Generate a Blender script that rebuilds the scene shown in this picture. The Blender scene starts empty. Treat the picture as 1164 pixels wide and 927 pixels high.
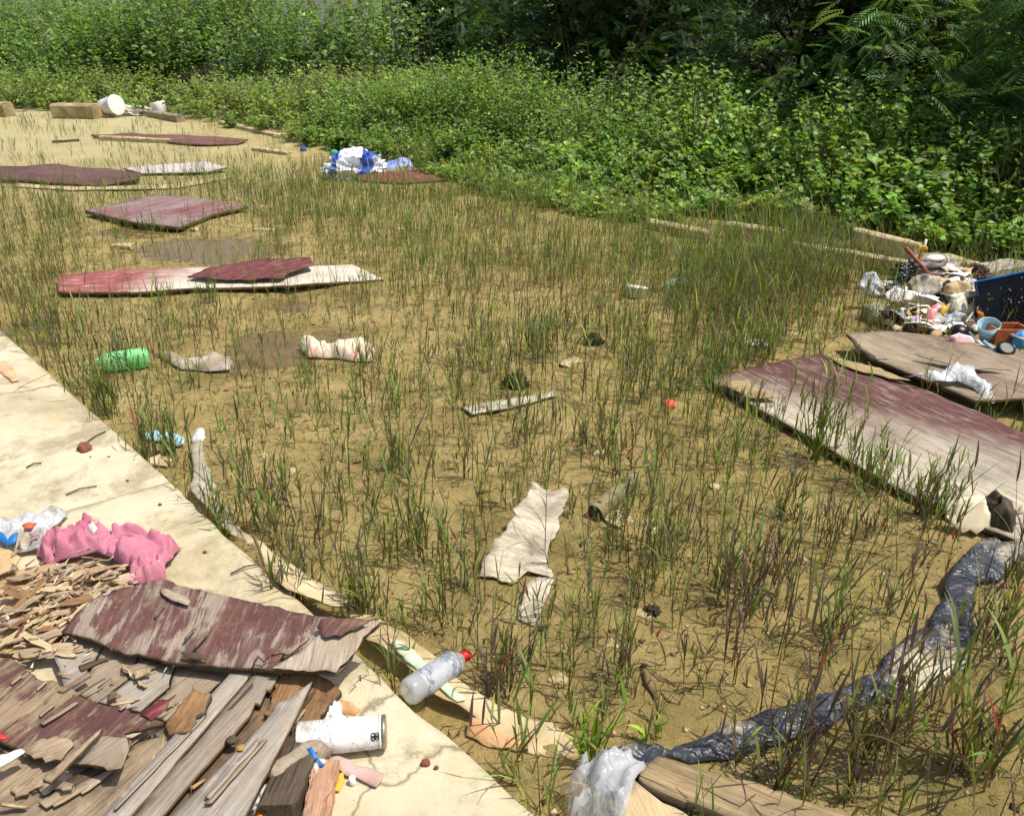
import bpy, bmesh, math, random
import numpy as np
from mathutils import Vector, Matrix
from mathutils.geometry import delaunay_2d_cdt

# ------------------------------------------------------------------ camera, sky, sun, exposure
scn = bpy.context.scene
COL = scn.collection
CAM_H, PITCH, FOC = 1.6, math.radians(25.0), 930.0        # metres, radians, focal length in photo pixels (1164 wide)
cam_d = bpy.data.cameras.new('camera')
cam_d.sensor_width = 36.0; cam_d.sensor_fit = 'HORIZONTAL'
cam_d.lens = FOC / 1164.0 * 36.0
cam_d.clip_start = 0.05; cam_d.clip_end = 1000.0
cam = bpy.data.objects.new('camera', cam_d); COL.objects.link(cam)
cam.location = (0, 0, CAM_H); cam.rotation_euler = (math.pi / 2 - PITCH, 0, 0)
scn.camera = cam

SUN_EL, SUN_AZ = math.radians(65.0), math.radians(104.0)   # azimuth measured from +Y (view direction) towards +X
sun_dir = Vector((math.sin(SUN_AZ) * math.cos(SUN_EL), math.cos(SUN_AZ) * math.cos(SUN_EL), math.sin(SUN_EL)))
sd = bpy.data.lights.new('sun', 'SUN'); sd.energy = 4.3; sd.angle = math.radians(0.53); sd.color = (1.0, 0.955, 0.87)
sun = bpy.data.objects.new('sun', sd); COL.objects.link(sun)
sun.rotation_euler = sun_dir.to_track_quat('Z', 'Y').to_euler(); sun.location = (3, 1, 8)
world = bpy.data.worlds.new('World'); scn.world = world; world.use_nodes = True
wn = world.node_tree; bg = wn.nodes['Background']
sky = wn.nodes.new('ShaderNodeTexSky'); sky.sky_type = 'NISHITA'; sky.sun_disc = False
sky.sun_elevation = SUN_EL; sky.sun_rotation = SUN_AZ; sky.air_density = 1.0; sky.dust_density = 3.5
wn.links.new(sky.outputs[0], bg.inputs[0]); bg.inputs[1].default_value = 0.13
vs = scn.view_settings; vs.view_transform = 'Standard'; vs.look = 'None'; vs.exposure = 0.06; vs.gamma = 1.0; vs.use_curve_mapping = False
scn.cycles.max_bounces = 8; scn.cycles.transparent_max_bounces = 16
try: scn.cycles.use_denoising = True
except Exception: pass

# ------------------------------------------------------------------ helpers: photo pixel -> world, noise
CP, SP = math.cos(PITCH), math.sin(PITCH)
def W(px, py, z=0.0):
    """point of the plane at height z that the photograph shows at pixel (px, py)"""
    u, v = (px - 582.0) / FOC, -(py - 463.5) / FOC
    d = (u, CP + v * SP, -SP + v * CP)
    t = (z - CAM_H) / d[2]
    return Vector((d[0] * t, d[1] * t, z))
def WD(px, py, dist):
    """point on the pixel's ray at forward ground distance dist"""
    u, v = (px - 582.0) / FOC, -(py - 463.5) / FOC
    t = dist / (CP + v * SP)
    return Vector((u * t, dist, CAM_H + (-SP + v * CP) * t))
def PX(x, y, z=0.0):
    """photo pixel of world points (arrays)"""
    x = np.asarray(x, float); y = np.asarray(y, float)
    dz = z - CAM_H
    f = y * CP - dz * SP; up = y * SP + dz * CP
    return 582.0 + FOC * x / f, 463.5 - FOC * up / f
def _h(i, j, k, s):
    n = (i * 374761393 + j * 668265263 + k * 2147483647 + s * 1274126177) & 0xffffffff
    n = ((n ^ (n >> 13)) * 1274126177) & 0xffffffff
    n = ((n ^ (n >> 16)) * 2246822519) & 0xffffffff
    return ((n ^ (n >> 15)) & 0xffffff) / float(0xffffff)
def vnoise(x, y, z=0.0, s=0):
    x = np.asarray(x, float); y = np.asarray(y, float); z = np.asarray(z, float) + np.zeros_like(x)
    i = np.floor(x).astype(np.int64); j = np.floor(y).astype(np.int64); k = np.floor(z).astype(np.int64)
    fx, fy, fz = x - i, y - j, z - k
    fx = fx * fx * (3 - 2 * fx); fy = fy * fy * (3 - 2 * fy); fz = fz * fz * (3 - 2 * fz)
    r = 0
    for a in (0, 1):
        for b in (0, 1):
            for c in (0, 1):
                r = r + _h(i + a, j + b, k + c, s) * (fx if a else 1 - fx) * (fy if b else 1 - fy) * (fz if c else 1 - fz)
    return r * 2 - 1
def fbm(x, y, z=0.0, octs=4, s=0, gain=0.5):
    r = 0; a = 1.0; t = 0
    x = np.asarray(x, float); y = np.asarray(y, float); z = np.asarray(z, float)
    for o in range(octs):
        r = r + a * vnoise(x, y, z, s + o * 17); t += a
        a *= gain; x = x * 2.03 + 5.1; y = y * 2.03 + 1.7; z = z * 2.03 + 3.3
    return r / t
def ridged(x, y, z=0.0, octs=3, s=0):
    r = 0; a = 1.0; t = 0
    wx = x + 0.6 * vnoise(x * 0.7, y * 0.7, z, s + 91); wy = y + 0.6 * vnoise(x * 0.7 + 9, y * 0.7, z, s + 92)
    for o in range(octs):
        r = r + a * (1 - np.abs(vnoise(wx, wy, z, s + o * 31)) * 2.2); t += a
        a *= 0.5; wx = wx * 1.9 + 3; wy = wy * 1.9 + 7; z = np.asarray(z) * 1.9
    return r / t
def S(r, g, b, k=1.0):
    f = lambda c: (c / 255.0 / 12.92) if c <= 10 else ((c / 255.0 + 0.055) / 1.055) ** 2.4
    return (f(r) * k, f(g) * k, f(b) * k, 1.0)

# ------------------------------------------------------------------ helpers: objects
def tag(o, label=None, cat=None, group=None, kind=None):
    if label: o['label'] = label
    if cat: o['category'] = cat
    if group: o['group'] = group
    if kind: o['kind'] = kind
    return o
def empty(name, loc, label=None, cat=None, group=None):
    o = bpy.data.objects.new(name, None); COL.objects.link(o); o.location = loc; o.empty_display_size = 0.05
    return tag(o, label, cat, group)
def add(name, me, mats, parent=None, mw=None):
    o = bpy.data.objects.new(name, me); COL.objects.link(o)
    for m in (mats if isinstance(mats, (list, tuple)) else [mats]): me.materials.append(m)
    if mw is not None: o.matrix_world = mw
    if parent is not None:
        o.parent = parent
        pm = Matrix.Translation(parent.location) if parent.type == 'EMPTY' else PMW[parent.name]
        o.matrix_parent_inverse = pm.inverted()
    PMW[o.name] = mw.copy() if mw is not None else Matrix.Identity(4)
    return o
PMW = {}
def mesh_np(name, V, F, smooth=False, col=None, matidx=None):
    """V (n,3), F (m,k) with k = 3 or 4"""
    V = np.asarray(V, np.float32); F = np.asarray(F, np.int32)
    me = bpy.data.meshes.new(name); k = F.shape[1]
    me.vertices.add(len(V)); me.vertices.foreach_set('co', V.ravel())
    me.loops.add(F.size); me.loops.foreach_set('vertex_index', F.ravel())
    me.polygons.add(len(F)); me.polygons.foreach_set('loop_start', np.arange(0, F.size, k, dtype=np.int32))
    try: me.polygons.foreach_set('loop_total', np.full(len(F), k, np.int32))
    except Exception: pass
    if smooth: me.polygons.foreach_set('use_smooth', np.ones(len(F), bool))
    if matidx is not None: me.polygons.foreach_set('material_index', np.asarray(matidx, np.int32))
    me.update(calc_edges=True)
    if col is not None:
        a = me.color_attributes.new('Col', 'FLOAT_COLOR', 'POINT')
        a.data.foreach_set('color', np.asarray(col, np.float32).ravel())
    return me
def setf(me, name, arr):
    a = me.attributes.new(name, 'FLOAT', 'POINT'); a.data.foreach_set('value', np.asarray(arr, np.float32))

# ------------------------------------------------------------------ helpers: materials
def nd(nt, typ, ins=None, **props):
    n = nt.nodes.new(typ)
    for k, v in props.items(): setattr(n, k, v)
    for k, v in (ins or {}).items():
        s = n.inputs[k]
        if isinstance(v, bpy.types.NodeSocket): nt.links.new(v, s)
        else: s.default_value = v
    return n
def newmat(name):
    m = bpy.data.materials.new(name); m.use_nodes = True
    nt = m.node_tree
    return m, nt, nt.nodes['Principled BSDF']
def coords(nt, scale=(1, 1, 1), kind='Object', rot=(0, 0, 0)):
    tc = nd(nt, 'ShaderNodeTexCoord')
    return nd(nt, 'ShaderNodeMapping', {0: tc.outputs[kind], 3: scale, 2: rot}).outputs[0]
def noise(nt, vec, scale, detail=5, rough=0.6, dist=0.0):
    return nd(nt, 'ShaderNodeTexNoise', {'Vector': vec, 'Scale': scale, 'Detail': detail, 'Roughness': rough, 'Distortion': dist}).outputs[0]
def ramp(nt, fac, stops, interp='LINEAR'):
    r = nd(nt, 'ShaderNodeValToRGB', {0: fac}); cr = r.color_ramp; cr.interpolation = interp
    while len(cr.elements) < len(stops): cr.elements.new(0.5)
    for e, (p, c) in zip(cr.elements, stops):
        e.position = p; e.color = c if hasattr(c, '__len__') else (c, c, c, 1)
    return r.outputs[0]
def math_(nt, op, a, b=0.0, clamp=False):
    return nd(nt, 'ShaderNodeMath', {0: a, 1: b}, operation=op, use_clamp=clamp).outputs[0]
def mix(nt, fac, a, b, mode='MIX'):
    n = nt.nodes.new('ShaderNodeMix'); n.data_type = 'RGBA'; n.blend_type = mode
    for i, v in ((0, fac), (6, a), (7, b)):
        if isinstance(v, bpy.types.NodeSocket): nt.links.new(v, n.inputs[i])
        else: n.inputs[i].default_value = v
    return n.outputs[2]
def bump(nt, bs, height, strength=0.4, dist=0.01):
    b = nd(nt, 'ShaderNodeBump', {'Height': height, 'Strength': strength, 'Distance': dist})
    nt.links.new(b.outputs[0], bs.inputs['Normal'])

def ply(name, paint, wood_a, wood_b, amount=0.5, grad=False, streak=(2.0, 16.0), soft=0.12, rough=0.75, blotch=5.0, dirt=0.35):
    """weathered wood with the grain along local X; paint left on it in streaks; grad: paint follows the vertex value g"""
    m, nt, bs = newmat(name)
    c = coords(nt)
    g1 = noise(nt, coords(nt, (6, 150, 60)), 1.0, 7, 0.75, 0.5)
    g2 = noise(nt, coords(nt, (1.6, 26, 10)), 1.0, 5, 0.65, 1.0)
    gm = math_(nt, 'ADD', math_(nt, 'MULTIPLY', g1, 0.6), math_(nt, 'MULTIPLY', g2, 0.4))
    wood = ramp(nt, gm, [(0.36, wood_a), (0.60, wood_b)])
    big = noise(nt, c, blotch, 7, 0.68, 0.3)
    wood = mix(nt, math_(nt, 'MULTIPLY', ramp(nt, big, [(0.45, 0), (0.66, 1)]), dirt), wood, tuple(x * 0.42 for x in wood_a[:3]) + (1,))
    crk = ramp(nt, noise(nt, coords(nt, (2.2, 60, 20)), 1.0, 3, 0.5, 1.6), [(0.655, 0), (0.69, 1)])
    wood = mix(nt, math_(nt, 'MULTIPLY', crk, 0.8), wood, (0.02, 0.016, 0.012, 1))
    st = noise(nt, coords(nt, (streak[0], streak[1], 8)), 1.0, 7, 0.72, 0.6)
    f = math_(nt, 'ADD', math_(nt, 'MULTIPLY', st, 0.55), math_(nt, 'MULTIPLY', noise(nt, c, blotch * 0.7, 6, 0.65), 0.45))
    if grad:
        g = nd(nt, 'ShaderNodeAttribute', attribute_name='g').outputs['Fac']
        f = math_(nt, 'ADD', f, math_(nt, 'MULTIPLY', math_(nt, 'SUBTRACT', 0.5, g), 0.75))
    th = 0.5 + (0.5 - amount) * 0.6
    msk = ramp(nt, f, [(max(0, th - soft), 0), (min(1, th + soft), 1)])
    if paint is not None:
        pv = mix(nt, ramp(nt, noise(nt, c, 9, 6, 0.7), [(0.3, 0), (0.7, 1)]), tuple(x * 0.72 for x in paint[:3]) + (1,), paint)
        pv = mix(nt, math_(nt, 'MULTIPLY', ramp(nt, noise(nt, coords(nt, (3, 20, 10)), 3.0, 4), [(0.5, 0), (0.7, 1)]), 0.35), pv, wood_b)
        pv = mix(nt, math_(nt, 'MULTIPLY', ramp(nt, noise(nt, c, blotch * .8, 8, .75, .4), [(.5, 0), (.64, 1)]), .45), pv, tuple(x * .45 for x in paint[:3]) + (1,))
        col = mix(nt, msk, wood, pv)
    else: col = wood
    mudf = ramp(nt, noise(nt, c, 11, 8, .8, .2), [(.55, 0), (.70, .55)])
    col = mix(nt, mudf, col, S(160, 134, 96))
    nt.links.new(col, bs.inputs['Base Color'])
    bs.inputs['Roughness'].default_value = rough; bs.inputs['Specular IOR Level'].default_value = 0.25
    h = math_(nt, 'ADD', math_(nt, 'SUBTRACT', math_(nt, 'MULTIPLY', gm, 0.9), math_(nt, 'MULTIPLY', crk, .5)), math_(nt, 'MULTIPLY', msk, 0.25 if paint is not None else 0))
    bump(nt, bs, h, 0.9, 0.007)
    return m
def plain(name, c1, c2=None, scale=12.0, rough=0.6, bmp=0.25, spec=0.4, dirt=None, dirt_amt=0.5, metal=0.0, bscale=40):
    m, nt, bs = newmat(name); c = coords(nt)
    c2 = c2 or tuple(x * 0.78 for x in c1[:3]) + (1,)
    col = mix(nt, ramp(nt, noise(nt, c, scale, 5, 0.6, 0.3), [(0.35, 0), (0.68, 1)]), c1, c2)
    if dirt is not None:
        d = ramp(nt, noise(nt, c, scale * 0.6, 7, 0.7, 0.5), [(0.52 - dirt_amt * 0.25, 0), (0.68, 1)])
        col = mix(nt, math_(nt, 'MULTIPLY', d, 0.85), col, dirt)
    nt.links.new(col, bs.inputs['Base Color'])
    bs.inputs['Roughness'].default_value = rough; bs.inputs['Specular IOR Level'].default_value = spec; bs.inputs['Metallic'].default_value = metal
    if bmp: bump(nt, bs, noise(nt, c, bscale, 5, 0.6), bmp, 0.01)
    return m
def film(name, c1, c2, alpha, rough=0.25, dirt=None, dirt_amt=0.3, scale=10, crk=0.05):
    """thin plastic film: a mix of see-through and glossy-diffuse plastic"""
    m, nt, bs = newmat(name); c = coords(nt)
    col = mix(nt, ramp(nt, noise(nt, c, scale, 5), [(0.35, 0), (0.7, 1)]), c1, c2)
    if dirt is not None:
        d = ramp(nt, noise(nt, c, scale * 0.5, 6, 0.7), [(0.58 - dirt_amt * 0.3, 0), (0.62, 1)])
        col = mix(nt, math_(nt, 'MULTIPLY', d, 0.9), col, dirt)
    nt.links.new(col, bs.inputs['Base Color']); bs.inputs['Roughness'].default_value = rough
    cr1 = math_(nt, 'ABSOLUTE', math_(nt, 'SUBTRACT', noise(nt, c, 10, 2, .5, .8), .5)); cr2 = math_(nt, 'ABSOLUTE', math_(nt, 'SUBTRACT', noise(nt, c, 26, 2, .5, .8), .5))
    bump(nt, bs, math_(nt, 'ADD', cr1, math_(nt, 'MULTIPLY', cr2, .5)), 1.0, crk)
    if alpha < 1:
        tr = nd(nt, 'ShaderNodeBsdfTransparent')
        mx = nd(nt, 'ShaderNodeMixShader', {0: alpha, 1: tr.outputs[0], 2: bs.outputs[0]})
        nt.links.new(mx.outputs[0], nt.nodes['Material Output'].inputs[0])
    return m
def leafmat(name, trans=0.35, rough=0.45, tmul=(1.25, 1.35, 0.5), spec=0.35):
    m, nt, bs = newmat(name)
    a = nd(nt, 'ShaderNodeVertexColor', layer_name='Col').outputs[0]
    nt.links.new(a, bs.inputs['Base Color']); bs.inputs['Roughness'].default_value = rough; bs.inputs['Specular IOR Level'].default_value = spec
    tc = mix(nt, 1.0, a, tmul + (1,), 'MULTIPLY')
    t = nd(nt, 'ShaderNodeBsdfTranslucent', {0: tc})
    mx = nd(nt, 'ShaderNodeMixShader', {0: trans, 1: bs.outputs[0], 2: t.outputs[0]})
    nt.links.new(mx.outputs[0], nt.nodes['Material Output'].inputs[0])
    return m

# ------------------------------------------------------------------ helpers: shapes
EXCL = []                                     # ground polygons where no grass grows
def inpoly(x, y, poly):
    x = np.asarray(x); y = np.asarray(y); r = np.zeros(x.shape, bool); n = len(poly)
    for i in range(n):
        x0, y0 = poly[i][0], poly[i][1]; x1, y1 = poly[(i + 1) % n][0], poly[(i + 1) % n][1]
        if y0 == y1: continue
        c = ((y0 > y) != (y1 > y)) & (x < (x1 - x0) * (y - y0) / (y1 - y0) + x0)
        r ^= c
    return r
def sheet(name, pts, z, mats, parent=None, thick=0.01, res=0.03, jag=0.004, warp=(0.004, 2.5), crumple=None, lift=None,
          grain=None, grad=None, seed=0, smooth=False, grow_ok=False, world_pts=False, fine=0, mound=None):
    """a panel, rag or film: outline in photo pixels (px, py[, z]) laid out at height z, meshed, warped and given a thickness"""
    ctl = []
    for p in pts:
        if world_pts: ctl.append(Vector((p[0], p[1], p[2] if len(p) > 2 else z)))
        else: ctl.append(W(p[0], p[1], p[2] if len(p) > 2 else z))
    if not grow_ok: EXCL.append([(v.x, v.y) for v in ctl])
    C = np.array([[v.x, v.y, v.z] for v in ctl])
    rng = np.random.RandomState(seed + 7)
    # outline resampled with a ragged edge
    ring = []; n = len(C); acc = 0.0
    for i in range(n):
        a, b = C[i], C[(i + 1) % n]; d = b[:2] - a[:2]; L = float(np.hypot(*d))
        k = max(1, int(L / res)); nrm = np.array([-d[1], d[0]]) / max(L, 1e-9)
        for j in range(k):
            t = j / k; p = a[:2] + d * t
            s = acc + L * t
            if crumple: off = jag * 2 * float(vnoise(s * 16, seed * 1.3 + 5))
            else:                              # splintered: short square steps on a slow wander
                st = max(res * 1.4, 0.010); r1 = float(_h(int(s / st), seed, 1, 5)); r2 = float(_h(int(s / (st * 3.3)), seed, 2, 9))
                off = jag * (1.3 * (r1 - .5) + 1.5 * (r2 - .5) * (2 if r2 > .86 else 1) + .5 * float(vnoise(s * 7, seed * 1.3 + 5)))
            if j == 0: off = 0
            ring.append(p + nrm * off)
        acc += L
    ring = np.array(ring); lo = ring.min(0); hi = ring.max(0)
    gx, gy = np.meshgrid(np.arange(lo[0], hi[0], res), np.arange(lo[1], hi[1], res * 0.87))
    gx = gx + (np.arange(gx.shape[0]) % 2)[:, None] * res * 0.5
    P = np.stack([gx.ravel(), gy.ravel()], 1) + rng.uniform(-0.18, 0.18, (gx.size, 2)) * res
    P = P[inpoly(P[:, 0], P[:, 1], ring)]
    if len(P):                                 # keep clear of the rim
        dmin = np.full(len(P), 9.0)
        for q in ring: dmin = np.minimum(dmin, np.hypot(P[:, 0] - q[0], P[:, 1] - q[1]))
        P = P[dmin > res * 0.45]
    allp = np.concatenate([ring, P]) if len(P) else ring
    nr = len(ring)
    out = delaunay_2d_cdt([Vector(p) for p in allp], [(i, (i + 1) % nr) for i in range(nr)], [], 1, 1e-7)
    XY = np.array([[v.x, v.y] for v in out[0]]); T = np.array([list(f) for f in out[2]], int)
    # height: plane + smooth residual through the control points
    A = np.c_[C[:, 0], C[:, 1], np.ones(n)]; pl, *_ = np.linalg.lstsq(A, C[:, 2], rcond=None)
    rs = C[:, 2] - A @ pl
    Z = XY[:, 0] * pl[0] + XY[:, 1] * pl[1] + pl[2]
    if np.abs(rs).max() > 1e-6:
        wsum = np.zeros(len(XY)); ac = np.zeros(len(XY))
        for i in range(n):
            w = 1.0 / (np.hypot(XY[:, 0] - C[i, 0], XY[:, 1] - C[i, 1]) ** 2.2 + 1e-5); wsum += w; ac += w * rs[i]
        Z = Z + ac / wsum
    cen = XY.mean(0)
    if grain is not None:
        g0, g1 = (W(*grain[0], z), W(*grain[1], z)); gd = np.array([g1.x - g0.x, g1.y - g0.y])
    else: gd = C[1, :2] - C[0, :2]
    ang = math.atan2(gd[1], gd[0]); ca, sa = math.cos(ang), math.sin(ang)
    L = (XY - cen) @ np.array([[ca, -sa], [sa, ca]])
    Z = Z + warp[0] * fbm(L[:, 0] * warp[1] + seed, L[:, 1] * warp[1] * 1.3 + 3.7, 0, 3, seed)
    if lift: Z = Z + lift(L[:, 0], L[:, 1])
    if crumple:
        e = np.full(len(XY), 9.0)
        for q in ring: e = np.minimum(e, np.hypot(XY[:, 0] - q[0], XY[:, 1] - q[1]))
        edge = np.clip(e / (crumple[2] if len(crumple) > 2 else 0.03), 0.0, 1)
        if len(crumple) > 3:                   # cloth: rounded folds with creases between them
            wx = L[:, 0] * crumple[1] + 1.3 * vnoise(L[:, 0] * crumple[1] * .5, L[:, 1] * crumple[1] * .5, seed, 3) + seed; wy = L[:, 1] * crumple[1] * .33 + 1.3 * vnoise(L[:, 0] * crumple[1] * .5 + 7, L[:, 1] * crumple[1] * .5, seed, 4)
            f = np.sqrt(np.abs(vnoise(wx, wy, 0, seed)) + .02) + .55 * np.sqrt(np.abs(vnoise(wx * 2.3 + 3, wy * 2.1, 0, seed + 5)) + .004) + .16 * np.abs(vnoise(wx * 5, wy * 4, 0, seed + 8))
            Z = Z + crumple[0] * edge * (f - .38) * 1.25
        else:
            Z = Z + crumple[0] * edge * (0.35 + 0.65 * ridged(L[:, 0] * crumple[1] + seed, L[:, 1] * crumple[1], seed * 1.7, 3, seed))
        if mound: Z = Z + mound * np.clip(e / (0.5 * max(1e-3, e.max())), 0, 1) ** 0.6
    zb = float(C[:, 2].mean())
    nv = len(XY); m2 = [mats, mats] if not isinstance(mats, (list, tuple)) else mats
    top = np.c_[L, Z - zb]; bot = np.c_[L, Z - zb - thick]
    V = np.concatenate([top, bot])
    # orient triangles up
    a, b, c = XY[T[:, 0]], XY[T[:, 1]], XY[T[:, 2]]
    cr = (b[:, 0] - a[:, 0]) * (c[:, 1] - a[:, 1]) - (b[:, 1] - a[:, 1]) * (c[:, 0] - a[:, 0])
    T[cr < 0] = T[cr < 0][:, ::-1]
    e = {}
    for t in T:
        for i in range(3): e[(t[i], t[(i + 1) % 3])] = 1
    rim = [k for k in e if (k[1], k[0]) not in e]
    side = []
    for i, j in rim: side += [(i, i + nv, j + nv), (i, j + nv, j)]
    F = np.concatenate([T, T[:, ::-1] + nv, np.array(side, int)])
    mi = np.concatenate([np.zeros(len(T)), np.ones(len(T)), np.ones(len(side))])
    me = mesh_np(name, V, F, False, None, mi)
    if smooth: me.polygons.foreach_set('use_smooth', np.concatenate([np.ones(2 * len(T), bool), np.zeros(len(side), bool)]))
    if grad is not None:
        a, b = W(*grad[0], z), W(*grad[1], z); d = np.array([b.x - a.x, b.y - a.y])
        if len(grad) > 2:                      # distance from the line a-b, over the given width
            nn_ = np.array([-d[1], d[0]]) / np.hypot(*d); g = ((XY[:, 0] - a.x) * nn_[0] + (XY[:, 1] - a.y) * nn_[1]) / grad[2]
            if g.mean() < 0: g = -g
        else: g = ((XY[:, 0] - a.x) * d[0] + (XY[:, 1] - a.y) * d[1]) / (d @ d)
        setf(me, 'g', np.concatenate([g, g]))
    mw = Matrix.Translation((cen[0], cen[1], zb)) @ Matrix.Rotation(ang, 4, 'Z')
    return add(name, me, m2, parent, mw)
def frame_z(p0, p1):
    """matrix with local Z from p0 to p1, origin p0"""
    d = (Vector(p1) - Vector(p0)); q = d.to_track_quat('Z', 'Y')
    return Matrix.Translation(p0) @ q.to_matrix().to_4x4(), d.length
def lathe(name, p0, p1, prof, mat, parent=None, seg=24, smooth=True, dent=0.0, seed=0, caps=True):
    """round body along p0-p1; prof = [(t along 0..1, radius)], closed at both ends"""
    mw, L = frame_z(p0, p1)
    V = []; F = []
    a = np.linspace(0, 2 * math.pi, seg, endpoint=False)
    for t, r in prof:
        rr = r * (1 + dent * vnoise(np.cos(a) * 1.3 + seed, np.sin(a) * 1.3, t * 5.0, seed))
        V.append(np.c_[rr * np.cos(a), rr * np.sin(a), np.full(seg, t * L)])
    V = np.concatenate(V); k = len(prof)
    for i in range(k - 1):
        for j in range(seg):
            j2 = (j + 1) % seg
            F.append((i * seg + j, i * seg + j2, (i + 1) * seg + j2, (i + 1) * seg + j))
    fl = [tuple(f) for f in F]; vl = [tuple(v) for v in V]
    if caps: fl += [tuple(range(seg))[::-1], tuple((k - 1) * seg + j for j in range(seg))]
    me = bpy.data.meshes.new(name); me.from_pydata(vl, [], fl)
    if smooth:
        me.polygons.foreach_set('use_smooth', np.array([len(f) == 4 for f in fl]))
    return add(name, me, mat, parent, mw)
def rod(name, pts, r, mat, parent=None, seg=8, rnd=0.0, seed=0, taper=1.0):
    """bent tube through world points"""
    P = [Vector(p) for p in pts]; n = len(P); V = []; F = []
    cen = sum(P, Vector()) / n
    for i, p in enumerate(P):
        d = (P[min(i + 1, n - 1)] - P[max(i - 1, 0)]).normalized(); q = d.to_track_quat('Z', 'Y')
        rr = (r[i] if hasattr(r, '__len__') else r * (1 + (taper - 1) * i / (n - 1)))
        for k in range(seg):
            a = 2 * math.pi * k / seg
            r2 = rr * (1 + rnd * (random.Random(seed * 131 + i * 17 + k).random() - 0.5))
            V.append(tuple(p - cen + q @ Vector((r2 * math.cos(a), r2 * math.sin(a), 0))))
    for i in range(n - 1):
        for k in range(seg): k2 = (k + 1) % seg; F.append((i * seg + k, i * seg + k2, (i + 1) * seg + k2, (i + 1) * seg + k))
    F += [tuple(range(seg))[::-1], tuple((n - 1) * seg + k for k in range(seg))]
    me = bpy.data.meshes.new(name); me.from_pydata(V, [], F)
    me.polygons.foreach_set('use_smooth', np.array([len(f) == 4 for f in F]))
    return add(name, me, mat, parent, Matrix.Translation(cen))
def beam(name, p0, p1, w, h, mat, parent=None, seed=0, jit=0.004, nseg=10, roll=0.0, bow=0.0, taper=0.0):
    """a sawn timber from p0 to p1 (bottom centre line), long axis = local X, with worn uneven edges"""
    p0, p1 = Vector(p0), Vector(p1); d = p1 - p0; L = d.length; rng = np.random.RandomState(seed + 3)
    x = d.normalized(); y = Vector((0, 0, 1)).cross(x).normalized(); zv = x.cross(y)
    R = Matrix((x, y, zv)).transposed().to_4x4() @ Matrix.Rotation(roll, 4, 'X')
    c = min(w, h) * 0.14
    prof = [(-w/2 + c, 0), (w/2 - c, 0), (w/2, c), (w/2, h - c), (w/2 - c, h), (w * 0.2, h), (-w * 0.2, h), (-w/2 + c, h), (-w/2, h - c), (-w/2, c)]
    k = len(prof); V = []; F = []
    for i in range(nseg + 1):
        t = i / nseg; end = (i == 0 or i == nseg)
        sc = 1 - taper * t
        for a, b in prof:
            j = rng.uniform(-1, 1, 3) * jit
            V.append(((t - 0.5) * L + (rng.uniform(-1, 1) * jit * 3 if end else j[0]), a * sc + j[1], b * sc + j[2] + bow * 4 * t * (1 - t)))
    for i in range(nseg):
        for q in range(k): q2 = (q + 1) % k; F.append((i * k + q, (i + 1) * k + q, (i + 1) * k + q2, i * k + q2))
    F += [tuple(range(k)), tuple(nseg * k + q for q in range(k))[::-1]]
    me = bpy.data.meshes.new(name); me.from_pydata(V, [], F)
    bm = bmesh.new(); bm.from_mesh(me); bmesh.ops.recalc_face_normals(bm, faces=bm.faces); bm.to_mesh(me); bm.free()
    return add(name, me, mat, parent, Matrix.Translation((p0 + p1) / 2) @ R)
def lump(name, cen, size, mat, parent=None, sub=4, amp=0.25, freq=2.2, seed=0, rotz=0.0, smooth=True, ridge=False, flat=0.35):
    """stone, crumpled bag or clod: a displaced ball, flattened where it rests; cen is its base point"""
    bm = bmesh.new(); bmesh.ops.create_icosphere(bm, subdivisions=sub, radius=1.0)
    V = np.array([v.co[:] for v in bm.verts])
    f = ridged(V[:, 0] * freq + seed, V[:, 1] * freq, V[:, 2] * freq, 3, seed) if ridge else fbm(V[:, 0] * freq + seed, V[:, 1] * freq, V[:, 2] * freq, 4, seed)
    V = V * (1 + amp * f)[:, None]
    V[:, 2] = np.maximum(V[:, 2], -flat)
    V[:, 2] += flat
    V = V * np.array([size[0] / 2, size[1] / 2, size[2] / (1 + flat)])
    for v, c in zip(bm.verts, V): v.co = c
    if smooth:
        for fa in bm.faces: fa.smooth = True
    me = bpy.data.meshes.new(name); bm.to_mesh(me); bm.free()
    return add(name, me, mat, parent, Matrix.Translation(cen) @ Matrix.Rotation(rotz, 4, 'Z'))

def standing(name, pts, base, z0, lean, mats, parent=None, **k):
    """a sheet leaning back by `lean` degrees, its foot on ground row `base` at height z0; outline in photo pixels"""
    cx = sum(p[0] for p in pts) / len(pts); O = W(cx, base, z0); l = math.radians(lean)
    X = Vector((1, 0, 0)); Y = Vector((0, math.sin(l), math.cos(l))); Z = X.cross(Y)
    M = Matrix((X, Y, Z)).transposed().to_4x4(); M.translation = O
    loc = []
    for px, py in pts:
        d = Vector(((px - 582.0) / FOC, CP - (py - 463.5) / FOC * SP, -SP - (py - 463.5) / FOC * CP)); c = Vector((0, 0, CAM_H))
        t = (O - c).dot(Z) / d.dot(Z); p = M.inverted() @ (c + d * t); loc.append((p.x, p.y, 0.0))
    o = sheet(name, loc, 0.0, mats, None, world_pts=True, grow_ok=True, **k)
    mw = M @ PMW[o.name]; o.matrix_world = mw; PMW[o.name] = mw
    return o

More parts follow.
